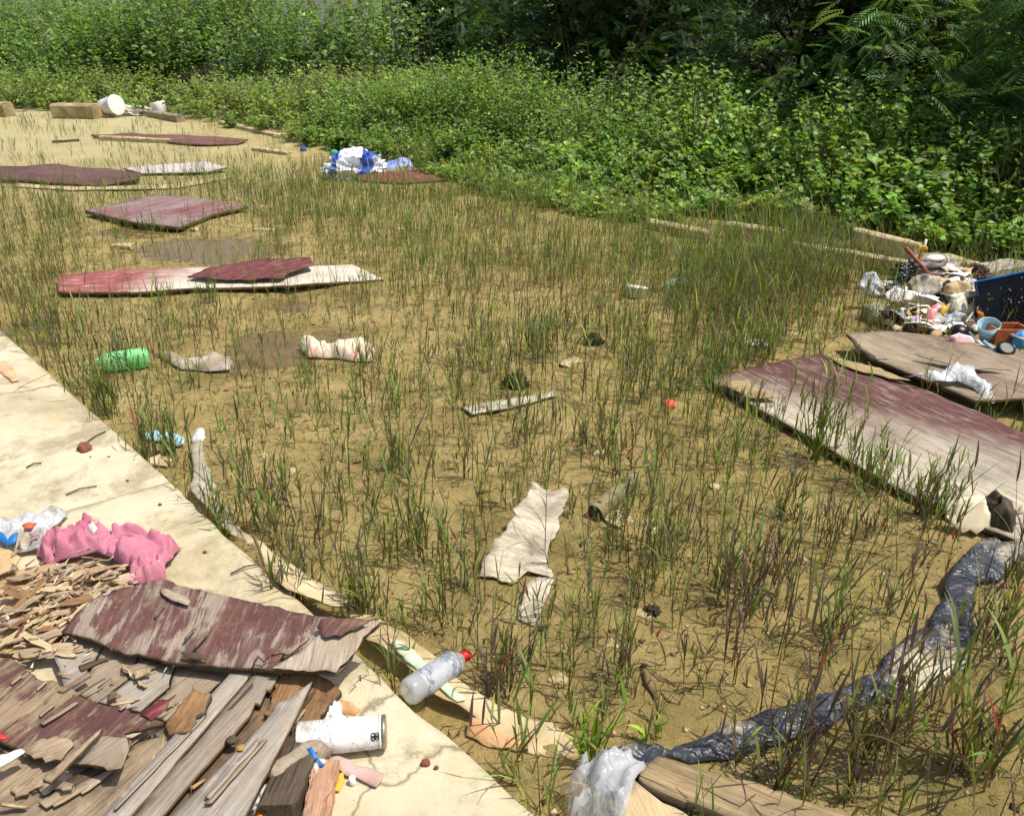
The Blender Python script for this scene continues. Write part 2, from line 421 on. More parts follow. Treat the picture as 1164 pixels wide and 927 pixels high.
# ------------------------------------------------------------------ helpers: leaves and blades (vectorised)
def unit(a): return a / np.maximum(np.linalg.norm(a, axis=-1, keepdims=True), 1e-9)
HEART = np.array([[0, 0, 0], [0.10, 0.42, .10], [0.48, 0.40, .13], [1, 0, -.12], [0.48, -0.40, .13], [0.10, -0.42, .10]])
OVATE = np.array([[0, 0, 0], [0.28, 0.36, .08], [0.62, 0.27, .06], [1, 0, -.1], [0.62, -0.27, .06], [0.28, -0.36, .08]])
LEAF_F = np.array([[0, 2, 1], [0, 3, 2], [0, 4, 3], [0, 5, 4]])
def leaves(P, D, N, L, wid, col, tmpl=OVATE):
    """leaf blades at P pointing along D with upper side N; returns V, F, colours"""
    n = len(P); D = unit(D); Sd = unit(np.cross(N, D)); N2 = np.cross(D, Sd)
    t = tmpl; k = len(t)
    V = (P[:, None, :] + D[:, None, :] * (t[None, :, 0:1] * L[:, None, None]) + Sd[:, None, :] * (t[None, :, 1:2] * wid[:, None, None])
         + N2[:, None, :] * (t[None, :, 2:3] * L[:, None, None]))
    F = LEAF_F[None] + (np.arange(n) * k)[:, None, None]
    return V.reshape(-1, 3), F.reshape(-1, 3), np.repeat(col, k, axis=0)
def ribbons(P, az, tilt, bend, L, w, c0, c1, K=4, wtop=0.08, wbase=0.7, vec=False, pw=1.3):
    """grass blades: start at P, lean tilt from the vertical towards az, bend further along their length; colour c0 (foot) to c1 (tip)"""
    n = len(P); V = np.zeros((n, K + 1, 2, 3)); Cc = np.ones((n, K + 1, 2, 4)); pos = P.copy()
    sx = np.stack([-np.sin(az), np.cos(az), np.zeros(n)], 1)
    for k in range(K + 1):
        t = k / K
        ww = w * (wbase + (1 - wbase) * min(1, t * 3)) * (1 - t ** 2.2 * (1 - wtop))
        V[:, k, 0] = pos - sx * ww[:, None] / 2; V[:, k, 1] = pos + sx * ww[:, None] / 2
        cc = c0 * (1 - t) + c1 * t; Cc[:, k, 0, :3] = cc; Cc[:, k, 1, :3] = cc
        a = tilt + bend * (t + 0.5 / K) ** pw
        pos = pos + (L / K)[:, None] * np.stack([np.cos(az) * np.sin(a), np.sin(az) * np.sin(a), np.cos(a)], 1)
    F = []
    for k in range(K):
        b = k * 2
        F += [[b, b + 1, b + 3], [b, b + 3, b + 2]]
    F = np.array(F)[None] + (np.arange(n) * (K + 1) * 2)[:, None, None]
    return V.reshape(-1, 3), F.reshape(-1, 3), Cc.reshape(-1, 4), pos
class Acc:
    def __init__(s): s.V = []; s.F = []; s.C = []; s.n = 0
    def put(s, V, F, C):
        if len(V) == 0: return
        s.V.append(V); s.F.append(F + s.n); s.C.append(C if C.shape[1] == 4 else np.c_[C, np.ones(len(C))]); s.n += len(V)
    def mesh(s, name, smooth=False): return mesh_np(name, np.concatenate(s.V), np.concatenate(s.F), smooth, np.concatenate(s.C))

# ================================================================== SETTING
random.seed(4); RNG = np.random.RandomState(11)
SLAB_Z = 0.12
eA, eB = W(0, 378, SLAB_Z), W(600, 927, SLAB_Z)
eD = (eB - eA).normalized(); eN = Vector((eD.y, -eD.x, 0))           # eN points from the mud onto the slab
if eN.dot(Vector((0, 0, 0)) - eA) < 0: eN = -eN
PUD = [(232, 284, 0.62, 0.42, 0.035), (150, 262, 0.5, 0.3, 0.022), (340, 392, 0.42, 0.34, 0.03), (330, 345, 0.3, 0.22, 0.018), (20, 372, 0.4, 0.3, 0.02), (90, 330, 0.5, 0.3, 0.014)]
PUDW = [(W(a, b), rx, ry, d) for a, b, rx, ry, d in PUD]
def dips(x, y):
    r = 0
    for c, rx, ry, d in PUDW: r = r + d * np.exp(-(((x - c.x) / rx) ** 2 + ((y - c.y) / ry) ** 2) * 1.3)
    return r
def gz(x, y):
    x = np.asarray(x, float); y = np.asarray(y, float)
    near = np.clip(1.4 - np.hypot(x, y - 3) / 14.0, 0.15, 1)
    return (0.011 * fbm(x * 1.1, y * 1.1, 0, 3, 5) + near * (0.009 * fbm(x * 6, y * 6, 0, 3, 8) + 0.008 * fbm(x * 22, y * 22, 0, 3, 9))) - dips(x, y) + 0.004
def axis(lo, a, b, hi, step, g=1.22):
    r = list(np.arange(a, b, step)); s = step; v = b
    while v < hi: r.append(v); s *= g; v += s
    s = step; v = a - step
    left = []
    while v > lo: left.append(v); s *= g; v -= s
    return np.array(sorted(left) + r)
def build_ground():
    xs = axis(-260, -4.2, 3.6, 260, 0.024); ys = axis(-60, 1.0, 7.6, 400, 0.024, 1.12)
    X, Y = np.meshgrid(xs, ys); Z = gz(X, Y)
    nx, ny = len(xs), len(ys)
    i = np.arange(nx - 1)[None, :] + (np.arange(ny - 1) * nx)[:, None]
    F = np.stack([i, i + 1, i + 1 + nx, i + nx], -1).reshape(-1, 4)
    me = mesh_np('ground', np.stack([X, Y, Z], -1).reshape(-1, 3), F, True)
    x, y = X.ravel(), Y.ravel()
    setf(me, 'wet', np.clip(dips(x, y) * 34 + 0.45 * fbm(x * 3.1, y * 3.1, 0, 5, 21, .65) - 0.08, 0, 1))
    ax, ay = (W(0, 135).x, W(0, 135).y)
    setf(me, 'dry', np.clip((y - 6.5) / 6.0, 0, 1) * np.clip((4 - x - y * 0.45) / 4, 0, 1))
    m, nt, bs = newmat('mud'); c = coords(nt)
    n1 = noise(nt, c, 2.4, 12, 0.74, 0.4); n2 = noise(nt, c, 24, 8, 0.78); n3 = noise(nt, c, 130, 5, 0.75)
    col = ramp(nt, n1, [(0.36, S(172, 148, 98)), (0.5, S(202, 174, 118)), (0.64, S(220, 194, 140))])
    col = mix(nt, ramp(nt, n2, [(0.5, 0), (0.68, 0.6)]), col, S(146, 122, 76))
    col = mix(nt, ramp(nt, n3, [(0.56, 0), (0.70, 0.6)]), col, S(112, 92, 58))
    col = mix(nt, ramp(nt, noise(nt, c, 70, 3), [(0.62, 0), (0.72, 0.6)]), col, S(214, 190, 140))
    alg = ramp(nt, noise(nt, c, 3.4, 12, 0.78, .3), [(0.50, 0), (0.60, 0.55)])
    col = mix(nt, alg, col, S(134, 128, 78))
    dry = nd(nt, 'ShaderNodeAttribute', attribute_name='dry').outputs['Fac']
    col = mix(nt, math_(nt, 'MULTIPLY', dry, 0.85, True), col, mix(nt, n2, S(196, 180, 142), S(216, 202, 166)))
    wet = nd(nt, 'ShaderNodeAttribute', attribute_name='wet').outputs['Fac']
    col = mix(nt, math_(nt, 'MULTIPLY', wet, 0.75), col, mix(nt, 1.0, col, (0.52, 0.47, 0.36, 1), 'MULTIPLY'))
    col = mix(nt, ramp(nt, noise(nt, c, .9, 5, .6, .3), [(.40, .6), (.56, 0)]), col, mix(nt, 1.0, col, (.80, .82, .70, 1), 'MULTIPLY'))
    # leaf litter soil under the trees
    pos = nd(nt, 'ShaderNodeNewGeometry').outputs['Position']
    lit = nd(nt, 'ShaderNodeAttribute', attribute_name='litter').outputs['Fac']
    col = mix(nt, lit, col, mix(nt, n2, S(58, 44, 28), S(92, 74, 46)))
    nt.links.new(mix(nt, 1.0, col, (0.955, 0.985, 0.86, 1), 'MULTIPLY'), bs.inputs['Base Color'])
    nt.links.new(ramp(nt, wet, [(0.1, 0.75), (0.8, 0.28)]), bs.inputs['Roughness']); bs.inputs['Specular IOR Level'].default_value = 0.3
    bump(nt, bs, math_(nt, 'ADD', math_(nt, 'MULTIPLY', n2, 1.0), math_(nt, 'MULTIPLY', n3, 0.7)), 0.9, 0.028)
    setf(me, 'litter', np.clip((belt_depth(x, y) - 0.15) / 0.7, 0, 1))
    o = add('ground', me, m); tag(o, kind='structure')
BELT_PX = [(-900, 96), (-250, 112), (0, 126), (120, 127), (215, 137), (300, 150), (360, 168), (450, 184), (560, 197), (650, 222), (740, 238), (860, 254), (980, 270), (1080, 288), (1164, 304), (1400, 345)]
BELT = np.array([[W(a, b).x, W(a, b).y] for a, b in BELT_PX])
BSEG = np.hypot(*(BELT[1:] - BELT[:-1]).T); BCUM = np.r_[0, np.cumsum(BSEG)]
def belt_at(s):
    s = np.asarray(s, float); k = np.clip(np.searchsorted(BCUM, s) - 1, 0, len(BSEG) - 1)
    t = (s - BCUM[k]) / BSEG[k]; p = BELT[k] + (BELT[k + 1] - BELT[k]) * t[:, None]
    d = (BELT[k + 1] - BELT[k]) / BSEG[k][:, None]; n = np.stack([-d[:, 1], d[:, 0]], 1)
    n = np.where((n @ np.array([0.5, 0.8]))[:, None] < 0, -n, n)
    return p, n
def belt_depth(x, y):
    """signed distance behind the front edge of the weeds"""
    best = np.full(np.shape(x), 1e9); sg = np.zeros(np.shape(x))
    for k in range(len(BSEG)):
        a, b = BELT[k], BELT[k + 1]; d = (b - a) / BSEG[k]; n = np.array([-d[1], d[0]])
        if n @ np.array([0.5, 0.8]) < 0: n = -n
        t = np.clip((x - a[0]) * d[0] + (y - a[1]) * d[1], 0, BSEG[k])
        qx, qy = x - a[0] - d[0] * t, y - a[1] - d[1] * t; r = np.hypot(qx, qy)
        s = np.sign(qx * n[0] + qy * n[1]); u = r < best
        best = np.where(u, r, best); sg = np.where(u, s, sg)
    return best * sg
build_ground()

# puddles: muddy rain water standing in the dips
def puddle_mat():
    m, nt, bs = newmat('muddy_water'); c = coords(nt)
    nt.links.new(mix(nt, noise(nt, c, 3, 4), S(130, 112, 76), S(152, 130, 90)), bs.inputs['Base Color'])
    bs.inputs['Roughness'].default_value = 0.03; bs.inputs['IOR'].default_value = 1.6
    tr = nd(nt, 'ShaderNodeBsdfTransparent', {0: (0.86, 0.78, 0.6, 1)})
    fr = nd(nt, 'ShaderNodeFresnel', {0: 1.33})
    mx = nd(nt, 'ShaderNodeMixShader', {0: math_(nt, 'ADD', math_(nt, 'MULTIPLY', fr.outputs[0], 1.0), 0.40, True), 1: tr.outputs[0], 2: bs.outputs[0]})
    bump(nt, bs, noise(nt, c, 9, 2), 0.02, 0.005)
    nt.links.new(mx.outputs[0], nt.nodes['Material Output'].inputs[0])
    return m
PM = puddle_mat()
for i, (c, rx, ry, d) in enumerate(PUDW[:5]):
    a = np.linspace(0, 2 * math.pi, 40, endpoint=False)
    V = np.c_[np.cos(a) * rx * 1.15, np.sin(a) * ry * 1.15, np.zeros(40)]
    me = bpy.data.meshes.new('puddle'); me.from_pydata([tuple(v) for v in V], [], [tuple(range(40))])
    tag(add('puddle', me, PM, None, Matrix.Translation((c.x, c.y, -0.0065 - 0.001 * i))), kind='structure')

# concrete slab in two pours with a joint between them
def concrete_mat():
    m, nt, bs = newmat('pale_concrete'); c = coords(nt, kind='Object')
    n1 = noise(nt, c, 1.1, 7, 0.62, 0.5); n2 = noise(nt, c, 7, 7, 0.68); n3 = noise(nt, c, 85, 5, 0.65)
    col = ramp(nt, n1, [(0.34, S(186, 174, 146)), (0.48, S(218, 206, 176)), (0.62, S(230, 220, 194))])
    col = mix(nt, ramp(nt, n2, [(0.5, 0), (0.72, 0.5)]), col, S(206, 186, 140))
    col = mix(nt, ramp(nt, noise(nt, c, 2.3, 8, 0.72, 0.3), [(0.49, 0), (0.60, 0.75)]), col, S(164, 152, 122))
    col = mix(nt, ramp(nt, noise(nt, c, 5.5, 8, 0.75, 0.6), [(0.58, 0), (0.66, 0.6)]), col, S(134, 124, 98))
    col = mix(nt, ramp(nt, noise(nt, c, 34, 4, 0.7), [(0.62, 0), (0.76, 0.55)]), col, S(150, 132, 98))
    vo = nd(nt, 'ShaderNodeTexVoronoi', {'Vector': nd(nt, 'ShaderNodeVectorMath', {0: c, 1: nd(nt, 'ShaderNodeVectorMath', {0: nd(nt, 'ShaderNodeTexNoise', {'Vector': c, 'Scale': 3.0, 'Detail': 6.0}).outputs[1], 3: 0.5}, operation='SCALE').outputs[0]}, operation='ADD').outputs[0], 'Scale': 0.55}, feature='DISTANCE_TO_EDGE').outputs[0]
    crack = ramp(nt, vo, [(0.0, 1), (0.006, 0)])
    col = mix(nt, math_(nt, 'MULTIPLY', crack, .7), col, S(96, 84, 62))
    col = mix(nt, ramp(nt, noise(nt, c, 120, 3, .6), [(.64, 0), (.70, .5)]), col, S(128, 112, 84))
    nt.links.new(mix(nt, 1.0, col, (0.80, 0.79, 0.75, 1), 'MULTIPLY'), bs.inputs['Base Color']); bs.inputs['Roughness'].default_value = 0.88; bs.inputs['Specular IOR Level'].default_value = 0.2
    bump(nt, bs, math_(nt, 'ADD', n2, math_(nt, 'MULTIPLY', n3, 0.5)), 0.4, 0.012)
    return m
CONC = concrete_mat()
j0, j1 = W(190, 546, SLAB_Z), W(70, 580, SLAB_Z); jd = (j1 - j0).normalized()
far0 = eA - eD * 3.5; back = eB + eD * 3.0
def q(v): return (v.x, v.y, SLAB_Z)
gap = eD * 0.012
jag_far = [q(far0 + (j0 - far0) * t + eN * random.uniform(-0.003, 0.004)) for t in np.linspace(0, 1, 14)]
jag_near = [q(j0 + gap + (back - j0) * t + eN * (random.uniform(-0.003, 0.003) + (.007 if i_ % 7 == 3 else 0))) for i_, t in enumerate(np.linspace(0, 1, 34))]
s1 = sheet('concrete_slab', jag_far + [q(j0 + jd * 4.5), q(far0 + eN * 5.0)], SLAB_Z, CONC, thick=0.3, res=0.05, jag=0.003, warp=(0.006, 0.8), world_pts=True, seed=3)
s2 = sheet('concrete_slab', jag_near + [q(back + eN * 4.5), q(j0 + gap + jd * 4.5)], SLAB_Z, CONC, thick=0.3, res=0.045, jag=0.003, warp=(0.006, 0.8), world_pts=True, seed=5)
for s in (s1, s2): tag(s, kind='structure')

# ------------------------------------------------------------------ weeds, shrubs, trees
LEAF = leafmat('leaf', 0.45); GRASSM = leafmat('grass_blade', 0.42, 0.5)
BARK = ply('bark', None, S(70, 58, 44), S(120, 104, 84), 0)
def greens(n, base=(0.072, 0.125, 0.024), var=0.3, yellow=0.12, rng=RNG):
    c = np.array(base)[None] * np.exp(rng.normal(0, var, (n, 1))) * np.exp(rng.normal(0, 0.08, (n, 3)))
    y = rng.rand(n) < yellow
    c[y] = c[y] * np.array([1.75, 1.45, 0.9])
    return np.clip(c, 0, 0.6)
def shoots_mass(acc, B, H, nsh, nlv, lsz, base_col, rng, spread=0.5, tmpl=OVATE, flowers=0.0, yellow=0.1, tlo=0.12, stem=True, var=0.3, slim=0.62, rise=0.25):
    """leafy shoots: B (n,3) feet, H heights, nsh shoots each with nlv leaves"""
    n = len(B); m = n * nsh
    P = np.repeat(B, nsh, 0) + np.c_[rng.normal(0, 0.05, (m, 2)), np.zeros(m)]; h = np.repeat(H, nsh) * rng.uniform(0.6, 1.08, m)
    az = rng.uniform(0, 2 * math.pi, m); tilt = np.abs(rng.normal(0, spread * 0.5, m)); bend = rng.uniform(0.1, 0.9, m) * spread * 1.6
    def along(t):
        a = tilt + bend * t * 0.5
        return P + (h * t)[:, None] * np.stack([np.cos(az) * np.sin(a), np.sin(az) * np.sin(a), np.cos(a)], 1)
    if stem:
        c0 = greens(m, (0.07, 0.085, 0.03), 0.2, 0, rng)
        V, F, C, tip = ribbons(P, az, tilt, bend, h, np.full(m, 0.006), c0, c0 * 1.2, 3, 0.5, 1, pw=1.0); acc.put(V, F, C)
    psize = np.repeat(rng.uniform(0.7, 1.25, n), nsh); pcol = np.repeat(np.exp(rng.normal(0, 0.14, (n, 1)) + rng.normal(0, 0.07, (n, 3))), nsh, 0)
    for k in range(nlv):
        t = tlo + (1 - tlo) * ((k + rng.uniform(0, 1, m)) / nlv)
        p = along(t); la = rng.uniform(0, 2 * math.pi, m); el = rng.normal(rise, 0.4, m)
        D = np.stack([np.cos(la) * np.cos(el), np.sin(la) * np.cos(el), np.sin(el)], 1)
        N = np.stack([rng.normal(0.25, 0.45, m), rng.normal(-0.2, 0.45, m), np.ones(m)], 1)
        L = lsz * psize * rng.uniform(0.6, 1.25, m) * (1.1 - 0.4 * t)
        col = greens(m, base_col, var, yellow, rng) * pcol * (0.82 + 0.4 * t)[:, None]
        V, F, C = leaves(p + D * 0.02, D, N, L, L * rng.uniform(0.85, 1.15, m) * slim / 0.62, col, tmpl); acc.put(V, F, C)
    if flowers > 0:
        f = np.where(rng.rand(m) < flowers)[0]
        p = along(np.full(m, 1.0))[f] + np.c_[np.zeros((len(f), 2)), rng.uniform(0.02, 0.09, len(f))]
        for r in range(3):
            la = rng.uniform(0, 6.28, len(f)); D = np.stack([np.cos(la), np.sin(la), np.full(len(f), 0.3)], 1)
            V, F, C = leaves(p, D, np.tile([0, 0, 1.0], (len(f), 1)), np.full(len(f), 0.03), np.full(len(f), 0.028), np.tile([0.75, 0.75, 0.66], (len(f), 1)), OVATE); acc.put(V, F, C)
def strip(n, s0, s1, d0, d1, rng):
    s = rng.uniform(s0, s1, n); d = rng.uniform(d0, d1, n); p, nn = belt_at(s); xy = p + nn * d[:, None]
    return np.c_[xy, gz(xy[:, 0], xy[:, 1])], s, d
def s_of_px(px):
    """arc position along the weed edge below pixel column px"""
    a = np.array([b[0] for b in BELT_PX], float)
    k = int(np.clip(np.searchsorted(a, px) - 1, 0, len(a) - 2)); t = (px - a[k]) / (a[k + 1] - a[k])
    return BCUM[k] + BSEG[k] * t
def weed_belt():
    rng = np.random.RandomState(5); acc = Acc()
    # near and middle stretch
    sA, sB = s_of_px(330), s_of_px(1330)
    B, s, d = strip(1500, sA, sB, -0.05, 2.5, rng)
    H = (0.30 + 0.95 * np.clip(d / 1.1, 0, 1)) * (0.8 + 0.5 * fbm(B[:, 0] * 0.9, B[:, 1] * 0.9, 0, 3, 4)) 
    pick = fbm(B[:, 0] * 0.7 + 4, B[:, 1] * 0.7, 0, 3, 31) > 0.02
    shoots_mass(acc, B[pick], H[pick], 4, 20, 0.080, (0.200, 0.295, 0.080), rng, 0.55, HEART, 0.04, 0.04, tlo=0.18, var=.2)
    shoots_mass(acc, B[~pick], H[~pick] * 1.12, 5, 16, 0.074, (0.185, 0.275, 0.072), rng, 0.5, OVATE, 0.06, 0.03, slim=0.45, var=.2)
    # creeping low vines at the edge
    B, s, d = strip(560, s_of_px(520), s_of_px(780), -0.7, 0.25, rng)
    shoots_mass(acc, B, rng.uniform(0.08, 0.24, len(B)), 3, 7, 0.066, (0.19, 0.28, 0.075), rng, 1.3, HEART, 0, 0.2, tlo=0.1)
    tag(add('weeds', acc.mesh('weeds'), LEAF), 'dense sunlit weeds and creepers along the edge of the mud', 'weeds', kind='stuff')
    # far stretch on the left
    acc = Acc(); sA, sB = s_of_px(-700), s_of_px(345)
    B, s, d = strip(900, sA, sB, -0.1, 3.2, rng)
    H = (0.4 + 0.6 * np.clip(d / 1.0, 0, 1)) * (0.85 + 0.45 * fbm(B[:, 0] * 0.6, B[:, 1] * 0.6, 0, 3, 14))
    shoots_mass(acc, B, H, 5, 13, 0.10, (0.205, 0.275, 0.076), rng, 0.5, OVATE, 0.06, 0.05, slim=0.5, var=.2)
    tag(add('weeds', acc.mesh('weeds'), LEAF), 'far hedge of weeds behind the concrete blocks', 'weeds', kind='stuff')
    acc = Acc()
    B, s, d = strip(800, s_of_px(-500), s_of_px(215), 3.0, 10.5, rng)
    H = (1.85 + 0.23 * d) * (0.85 + 0.5 * fbm(B[:, 0] * 0.45, B[:, 1] * 0.45, 0, 3, 24))
    shoots_mass(acc, B, H, 6, 20, 0.14, (0.138, 0.218, 0.060), rng, 0.6, OVATE, 0.05, 0.05, tlo=0.3, var=.2)
    tag(add('scrub', acc.mesh('scrub'), LEAF), 'taller green scrub rising behind the far weeds', 'scrub', kind='stuff')
weed_belt()
def shrub(px, depth, h, nsh, nlv, lsz, col, label, tmpl=OVATE, seed=0, spread=0.6, name='leafy_shrub', cat='shrub', group=None, slim=0.62, nb=7, rad=0.3, yellow=0.1):
    rng = np.random.RandomState(seed + 100)
    p, n = belt_at(np.array([s_of_px(px)])); c = p[0] + n[0] * depth
    z = float(gz(c[0], c[1])); o = empty(name, (c[0], c[1], z), label, cat, group)
    acc = Acc(); B = np.c_[rng.normal(0, rad * 0.4, nb), rng.normal(0, rad * 0.4, nb), np.zeros(nb)]
    shoots_mass(acc, B, h * rng.uniform(0.75, 1.05, nb), nsh, nlv, lsz, col, rng, spread, tmpl, 0.0, yellow, 0.22, stem=False, slim=slim)
    mw = Matrix.Translation((c[0], c[1], z))
    add('foliage', acc.mesh('foliage'), LEAF, o, mw)
    ac2 = Acc(); m = nb * 3; az = rng.uniform(0, 6.28, m); c0 = greens(m, (0.075, 0.07, 0.035), 0.2, 0, rng)
    V, F, C, _ = ribbons(np.repeat(B, 3, 0), az, np.abs(rng.normal(0, spread * 0.4, m)), np.full(m, 0.3), h * rng.uniform(0.6, 0.95, m), np.full(m, 0.014), c0, c0, 4, 0.4, 1); ac2.put(V, F, C)
    V, F, C, _ = ribbons(np.repeat(B, 3, 0), az + 1.57, np.abs(rng.normal(0, spread * 0.2, m)), np.full(m, 0.3), h * rng.uniform(0.6, 0.95, m), np.full(m, 0.014), c0, c0, 4, 0.4, 1); ac2.put(V, F, C)
    add('stem', ac2.mesh('stem'), LEAF, o, mw)
    return o
G = 'shrubs standing out of the weed belt'
shrub(915, 0.55, 0.95, 4, 12, 0.085, (0.23, 0.32, 0.085), 'bright yellow-green heart-leaved shrub right of centre in the weed belt', HEART, 1, 0.6, group=G)
shrub(1085, 0.8, 1.15, 5, 13, 0.075, (0.13, 0.22, 0.065), 'bushy green shrub directly behind the rubbish heap', OVATE, 2, 0.6, group=G, nb=9, rad=0.5)
shrub(735, 0.9, 1.25, 4, 12, 0.09, (0.21, 0.31, 0.085), 'tall pale-green heart-leaved shrub above the middle of the weed belt', HEART, 3, 0.5, group=G)
shrub(600, 1.3, 1.3, 4, 11, 0.10, (0.13, 0.225, 0.07), 'broad-leaved shrub rising against the dark trees, centre', OVATE, 4, 0.45, group=G, slim=0.5)
shrub(250, 4.2, 2.8, 5, 20, 0.12, (0.14, 0.24, 0.065), 'rounded bright green bush at the back, left of the dark trees', OVATE, 5, 0.7, group=G, nb=10, rad=0.8)
shrub(60, 5.0, 2.9, 5, 20, 0.13, (0.12, 0.21, 0.06), 'large green bush in the far upper left corner', OVATE, 6, 0.7, group=G, nb=12, rad=1.2)
shrub(1230, 0.9, 1.5, 5, 14, 0.08, (0.07, 0.135, 0.034), 'dark green bush cut by the right edge behind the fan', OVATE, 7, 0.6, group=G, nb=9, rad=0.5)
shrub(820, 1.2, 1.0, 5, 12, 0.07, (0.075, 0.14, 0.035), 'fine-leaved dark shrub left of the bright heart-leaved one', OVATE, 8, 0.5, group=G, slim=0.45)

# trees with feathery compound leaves
def compound_template():
    """one bipinnate leaf along +X, drooping: a rachis with pairs of narrow pinnae"""
    V = []; F = []
    npn = 7
    for k in range(npn):
        x = 0.16 + 0.84 * (k + 0.5) / npn; z = -0.28 * x * x
        ln = 0.42 * math.sin(math.pi * (0.22 + 0.68 * (k / npn)))
        for sgn in (-1, 1):
            dx, dy = 0.62 * ln, 0.78 * ln * sgn; b = len(V)
            ex, ey = -0.78 * sgn * 0.040, 0.62 * 0.040
            V += [(x, 0, z), (x + dx * 0.5 + ex, dy * 0.5 + ey, z - 0.02), (x + dx, dy, z - 0.12 * ln * 2), (x + dx * 0.5 - ex, dy * 0.5 - ey, z - 0.02)]
            F += [(b, b + 1, b + 2), (b, b + 2, b + 3)]
    return np.array(V), np.array(F)
CT_V, CT_F = compound_template()
def compounds(P, az, el, L, col, roll=None):
    n = len(P); ca, sa, ce, se = np.cos(az), np.sin(az), np.cos(el), np.sin(el)
    X = np.stack([ca * ce, sa * ce, se], 1); Yv = np.stack([-sa, ca, np.zeros(n)], 1); Z = np.cross(X, Yv)
    if roll is not None:
        cr, sr = np.cos(roll)[:, None], np.sin(roll)[:, None]; Yv, Z = Yv * cr + Z * sr, Z * cr - Yv * sr
    V = P[:, None] + L[:, None, None] * (CT_V[None, :, 0:1] * X[:, None] + CT_V[None, :, 1:2] * Yv[:, None] + CT_V[None, :, 2:3] * Z[:, None])
    F = CT_F[None] + (np.arange(n) * len(CT_V))[:, None, None]
    return V.reshape(-1, 3), F.reshape(-1, 3), np.repeat(col, len(CT_V), 0)
def tree(px, depth, h, label, seed, low=0.5, rad=1.3, ncl=30, per=34, leafL=0.26, col=(0.040, 0.078, 0.022), group='trees behind the weed belt', lean=(0, 0)):
    rng = np.random.RandomState(seed * 7 + 1)
    p, n = belt_at(np.array([s_of_px(px)])); c = p[0] + n[0] * depth; nn = n[0]
    o = empty('feathery_tree', (c[0], c[1], 0), label, 'tree', group); mw = Matrix.Translation((c[0], c[1], 0))
    # trunk with limbs
    bm = bmesh.new()
    def limb(pts, r0, r1):
        rings = []
        for i, q in enumerate(pts):
            d = (pts[min(i + 1, len(pts) - 1)] - pts[max(i - 1, 0)]).normalized(); rot = d.to_track_quat('Z', 'Y'); r = r0 + (r1 - r0) * i / (len(pts) - 1)
            rings.append([bm.verts.new(q + rot @ Vector((r * math.cos(k * 1.0472), r * math.sin(k * 1.0472), 0))) for k in range(6)])
        for a, b in zip(rings[:-1], rings[1:]):
            for k in range(6): bm.faces.new((a[k], a[(k + 1) % 6], b[(k + 1) % 6], b[k]))
    def wob(a, b, k=5, amp=0.08):
        return [a + (b - a) * (i / k) + Vector(rng.normal(0, amp, 3)) * (0 if i in (0,) else 1) * 0.6 for i in range(k + 1)]
    top = Vector((lean[0], lean[1], h * 0.8)); trunk = wob(Vector((0, 0, -0.05)), top, 7); limb(trunk, 0.075, 0.02)
    cl = []
    for i in range(ncl):
        zz = low + (h - low) * (i / ncl) ** 1.25 + rng.uniform(-0.15, 0.15)
        r = rad * (0.55 + 0.45 * math.sin(math.pi * min(1, zz / h) ** 0.8)) * rng.uniform(0.35, 1.05); a = rng.uniform(0, 6.28)
        q = Vector((math.cos(a) * r + lean[0] * zz / h, math.sin(a) * r + lean[1] * zz / h, zz)); cl.append(q)
        if i % 2 == 0:
            st = trunk[min(6, max(1, int(zz / h * 6)))]; limb(wob(st, q, 4, 0.06), 0.022, 0.006)
    me = bpy.data.meshes.new('trunk'); bm.to_mesh(me); bm.free(); add('trunk', me, BARK, o, mw)
    acc = Acc()
    for q in cl:
        k = per; P = np.array(q)[None] + rng.normal(0, 1, (k, 3)) * np.array([0.26, 0.26, 0.2]); az = rng.uniform(0, 6.28, k)
        P = P + np.c_[np.cos(az), np.sin(az), np.zeros(k)] * 0.08
        sc = leafL * (1.0 if q.z < 2.6 else 1.55) * rng.uniform(0.7, 1.2, k)
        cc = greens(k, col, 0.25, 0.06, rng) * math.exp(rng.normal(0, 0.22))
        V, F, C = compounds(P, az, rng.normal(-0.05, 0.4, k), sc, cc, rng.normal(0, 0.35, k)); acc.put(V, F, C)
    add('crown', acc.mesh('crown'), LEAF, o, mw)
    return o
TREES = [
 (330, 2.9, 3.6, 'slim feathery tree at the left end of the dark tree line', 1, 0.9, 1.0, 28, 34),
 (430, 3.0, 5.0, 'feathery tree second from the left end of the dark tree line', 2, 0.8, 1.3, 34, 36),
 (540, 3.2, 5.4, 'dark feathery tree right of the slim one, behind the long grass clump', 3, 0.9, 1.4, 34, 36),
 (640, 3.0, 5.0, 'dark feathery tree with a brown dead patch beside it, top centre', 4, 1.1, 1.3, 34, 36),
 (745, 2.9, 5.2, 'dark feathery tree over the pale-green shrub', 5, 0.7, 1.35, 36, 38),
 (850, 2.8, 5.2, 'deep-shaded feathery tree above the bright heart-leaved shrub', 6, 0.7, 1.35, 36, 40),
 (955, 2.4, 5.0, 'feathery tree with bright fern-like sprays, top right', 7, 0.55, 1.35, 38, 42),
 (1075, 1.9, 4.6, 'feathery tree with lit branches over the rubbish heap', 8, 0.75, 1.25, 40, 44),
 (1200, 1.9, 4.6, 'feathery tree cut by the right edge of the picture', 9, 0.6, 1.25, 38, 42),
 (1400, 2.2, 4.8, 'feathery tree beyond the right edge of the picture', 10, 0.6, 1.3, 30, 36),
]
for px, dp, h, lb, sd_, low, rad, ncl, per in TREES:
    tree(px, dp + (1.0 if px < 900 else .35), h * (.66 if px < 900 else .56), lb, sd_, low, rad, ncl, per, col=(0.165, 0.27, 0.105) if px > 900 else (0.062, 0.115, 0.042))  # leaf colour carries shade on the left trees, sunlight on the right ones
